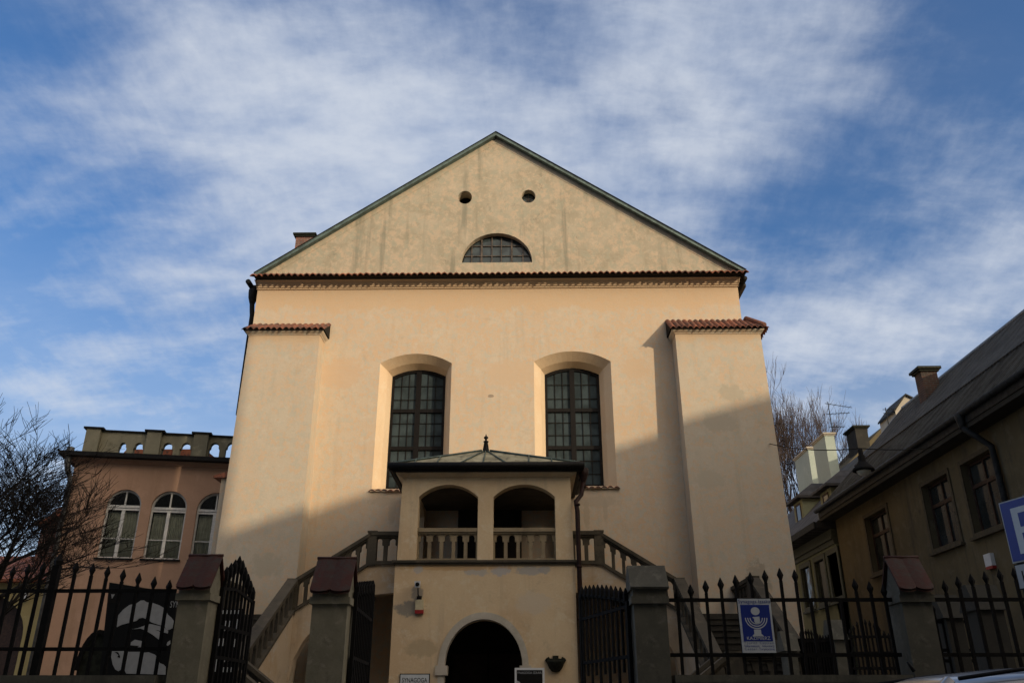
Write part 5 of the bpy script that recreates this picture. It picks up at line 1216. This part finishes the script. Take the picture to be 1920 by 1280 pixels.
# ================================================================== parked cars
def car(label, x0, Y, L, Wd, H, paint_m, roof0, roof1, flip=1):
    """car parked along x; x0 = left end, Y = near side; roof0/roof1 = fractions where the roof starts and ends"""
    r = thing('parked_car', label, 'car', (x0 + L / 2, Y + Wd / 2, 0), 'cars parked along the fence')
    yc = Y + Wd / 2
    def sec(fx, zb_, zt_, hw0, hw1, rd):
        x = x0 + fx * L; p = []
        for (a, b) in ((-1, 0), (-1, .55), (-.97, .85), (-.80, .98), (-.4, 1.0), (.4, 1.0), (.80, .98), (.97, .85), (1, .55), (1, 0)):
            hw = hw0 + (hw1 - hw0) * b; p.append((x, yc + a * hw, zb_ + (zt_ - zb_) * b))
        return p
    hw = Wd / 2; bz = H * .62
    body = [sec(0, .38, .55, hw * .75, hw * .7, 0), sec(.012, .26, bz * .84, hw * .86, hw * .82, 0), sec(.06, .2, bz * .93, hw * .97, hw * .9, 0), sec(.2, .2, bz, hw, hw * .94, 0), sec(.5, .2, bz, hw, hw * .95, 0), sec(.8, .2, bz * .97, hw, hw * .93, 0), sec(.95, .22, bz * .86, hw * .94, hw * .86, 0), sec(.99, .28, bz * .74, hw * .82, hw * .76, 0), sec(1, .4, .52, hw * .7, hw * .65, 0)]
    m = MB(); m.lofts(body, True, True); b_ = m.build('body', paint_m, r)
    def csec(fx, z, wf):
        x = x0 + fx * L; n = 12; p = [(x, yc - hw * .93, bz - .03)]
        for i in range(n + 1):
            t = -1 + 2 * i / n; p.append((x, yc + t * hw * wf, z - .055 * abs(t) ** 3.0 * 1.3))
        p.append((x, yc + hw * .93, bz - .03)); return p
    cab = [(roof0 - .13, bz + .01, .90), (roof0 - .02, H - .11, .78), (roof0 + .04, H - .045, .76), (roof0 + .14, H - .005, .755), ((roof0 + roof1) / 2, H, .76), (roof1 - .08, H - .02, .755), (roof1, H - .08, .77), (roof1 + .14, bz + .02, .90)]
    m = MB(); m.lofts([csec(f, z - .012, w * .995) for f, z, w in cab], True, True); m.build('windows', 'car_glass', r)
    m = MB(); rs = []
    for f, z, w in cab[1:-1]:
        x = x0 + f * L; n = 12; top = []; bot = []
        for i in range(n + 1):
            t = -1 + 2 * i / n; zz_ = z - .055 * abs(t) ** 3.0 * 1.3; top.append((x, yc + t * hw * w * 1.01, zz_)); bot.append((x, yc + t * hw * w * 1.012, zz_ - .03))
        rs.append(top + bot[::-1])
    m.lofts(rs, True, True); rp = m.build('roof', paint_m, r)
    for s_ in (-1, 1):
        y = yc + s_ * hw * .70; m = MB(); m.tube([(x0 + L * (roof0 + .02), y, H - .075), (x0 + L * (roof0 + .12), y, H - .02), (x0 + L * (roof0 + roof1) / 2, y, H - .012), (x0 + L * (roof1 - .03), y, H - .06)], .012, 6); m.build('roof_seam', 'black_metal', rp)
    for f0_, f1_, zz0, zz1 in ((roof0 - .13, roof0 - .0, bz, H - .09), (roof1 + .14, roof1, bz, H - .09), ((roof0 + roof1) / 2 - .01, (roof0 + roof1) / 2 + .0, bz, H - .05)):
        for s_ in (-1, 1):
            m = MB(); m.tube([(x0 + f0_ * L, yc + s_ * hw * .92, zz0), (x0 + f1_ * L, yc + s_ * hw * .785, zz1)], .035, 6); m.build('roof_pillar', paint_m, r)
    for f in (.18, .82):
        for s_ in (-1, 1):
            yy_ = yc + s_ * (hw - .10); ring = lambda rad, y: [(x0 + f * L + rad * math.cos(2 * math.pi * i / 20), y, .31 + rad * math.sin(2 * math.pi * i / 20)) for i in range(20)]
            m = MB(); m.lofts([ring(.27, yy_ - s_ * .1), ring(.31, yy_ - s_ * .08), ring(.31, yy_ + s_ * .09), ring(.27, yy_ + s_ * .12)], True, True); w_ = m.build('wheel', 'tyre', r)
            m = MB(); m.lofts([ring(.19, yy_ + s_ * .10), ring(.18, yy_ + s_ * .125)], True, True); m.build('rim', 'grey_plastic', w_)
    for s_ in (-1, 1):
        m = MB(); m.box(x0 + .0, x0 + .05, yc + s_ * hw * .6 - .13, yc + s_ * hw * .6 + .13, bz * .68, bz * .80); m.build('tail_light', 'red_plastic', r)
        m = MB(); m.box(x0 + L * .965, x0 + L * .995, yc + s_ * hw * .6 - .14, yc + s_ * hw * .6 + .14, bz * .60, bz * .71); m.build('headlight', 'white_paint', r)
    return r, yc
c1, yc1 = car('silver car with a roof aerial parked nearest the camera', 1.42, 4.75, 4.1, 1.62, 1.425, 'silver_car_paint', .22, .62)
q = at(1731, 1272, 5.0)
m = MB(); m.tube([(q.x - .02, 5.05, 1.39), (q.x - .05, 5.05, 1.44)], [.012, .006], 6); m.build('roof_aerial', 'black_metal', c1)
c2, yc2 = car('dark car parked between the silver car and the fence', 3.75, 6.75, 4.3, 1.7, 1.56, 'dark_car_paint', .16, .70)

# ================================================================== bare trees
def bare_tree(name, label, base, height, spread, seed, mt, levels=5, lean=(0, 0), r0=.2, forks=(3, 5), up=.45, first=.28, minr=.006, tw=26):
    rnd = random.Random(seed); mt_m = MB(); mc = MB()
    def grow(p, d, L, r, lv, m):
        n = 4 if lv < 2 else 3; pts = [p]; rad = [r]; q = Vector(p); dd = Vector(d)
        for i in range(n):
            dd = (dd + Vector((rnd.gauss(0, .13), rnd.gauss(0, .13), rnd.gauss(.03, .07) + up * .08))).normalized(); q = q + dd * (L / n); pts.append(q.copy()); rad.append(max(minr * .6, r * (1 - .42 * (i + 1) / n)))
        m.tube(pts, rad, 6 if lv < 2 else (4 if lv < 4 else 3), True)
        if lv >= levels: return
        k = rnd.randint(*forks) + (1 if lv >= 2 else 0)
        for j in range(k):
            t = rnd.uniform(.35, 1.0) if j else 1.0; idx = min(n - 1, int(t * n)); f = t * n - idx; b = pts[idx].lerp(pts[min(n, idx + 1)], max(0, min(1, f))); rr_ = rad[idx] * rnd.uniform(.5, .72)
            az = rnd.uniform(0, 2 * math.pi); ax = Vector((math.cos(az), math.sin(az), 0)); nd = (dd * 1.0 + ax * spread * rnd.uniform(.5, 1.2) + Vector((0, 0, up * .3))).normalized()
            grow(b, nd, L * rnd.uniform(.58, .82), max(minr, rr_), lv + 1, mc)
    t = thing(name, label, 'tree', tuple(base))
    H0 = height * first; d0 = Vector((lean[0], lean[1], 1)).normalized(); b = Vector(base)
    n = 5; pts = [b + d0 * (H0 * i / n) + Vector((rnd.gauss(0, .03), rnd.gauss(0, .03), 0)) * (i > 0) for i in range(n + 1)]; mt_m.tube(pts, [r0 * (1.25 - .45 * i / n) for i in range(n + 1)], 10)
    for j in range(forks[1] + 1):
        az = 2 * math.pi * (j + rnd.uniform(-.3, .3)) / (forks[1] + 1); ax = Vector((math.cos(az), math.sin(az), 0))
        grow(pts[-1 - (j % 2)], (d0 + ax * spread * rnd.uniform(.5, 1.1)).normalized(), height * .27, r0 * .55, 1, mc)
    mt_m.build('trunk', mt, t); mc.build('crown', mt, t); return t
q = at(-165, 1100, 14.0)
bare_tree('bare_tree', 'leafless dark tree with a dense tangle of twigs at the far left edge', (q.x, 14.0, 0), 7.0, .85, 11, 'bark', 6, (.0, 0), .16, (3, 4), .10, .26, .005)
q = at(-20, 1100, 13.0)
bare_tree('bare_tree', 'short leafless tree with a tangled low crown behind the left fence', (q.x, 13.0, 0), zat(15, 1000, 13.0), 1.0, 23, 'bark', 5, (0, 0), .06, (3, 5), .0, .72, .0035)
q = at(1490, 905, 52)
bare_tree('bare_tree', 'tall leafless brown tree rising behind the synagogue beside the green chimneys', (q.x, 52, 0), 19.5, .33, 5, 'twig_brown', 7, (0, 0), .34, (2, 3), .8, .24, .0095)

# ================================================================== houses across the street, behind the camera: they shade the yard
def tenement(label, prof, y0, y1, cells):
    t = thing('tenement', label, 'house', (prof[0][0], y0, 0), 'tenements across the street')
    m = MB(); m.slab([prof], lambda u, v, w: (u, w, v), y0, y1); m.build('wall', 'tenement_plaster', t)
    f0_ = None
    for (x, z) in cells:
        if f0_ is None:
            m = MB(); m.box(-.55, .55, 0, .06, -.9, .9); f0_ = m.build('window', 'window_paint_pale', t, org=(0, 0, 0)); o = f0_
            m = MB()
            m.box(-.47, .47, .061, .07, -.82, .82); g0 = m.build('pane', 'house_glass', f0_, org=(0, 0, 0))
        else: o = f0_.copy(); COL.objects.link(o); o.parent = t; c = g0.copy(); COL.objects.link(c); c.parent = o
        o.location = Vector((x, y1 + .001, z)) - t.location
    return t
TY = -9.0
tenement('tall plastered tenement across the street', [(-34, 0), (24.5, 0), (24.5, 25.5), (-34, 25.5)], TY - 10, TY, [(x, z) for x in range(-31, 24, 5) for z in (2, 6, 10)])
tenement('lower tenement with a sloping roofline across the street', [(24.51, 0), (90, 0), (90, 26), (60, 26), (47, 23), (40.9, 21.7), (38.3, 20.95), (36.9, 20.5), (33, 19.6), (30.5, 19.55), (29.2, 19.1), (27.2, 18.2), (24.51, 16.9)], TY - 10, TY, [(x, z) for x in range(27, 62, 5) for z in (2, 6, 10)])
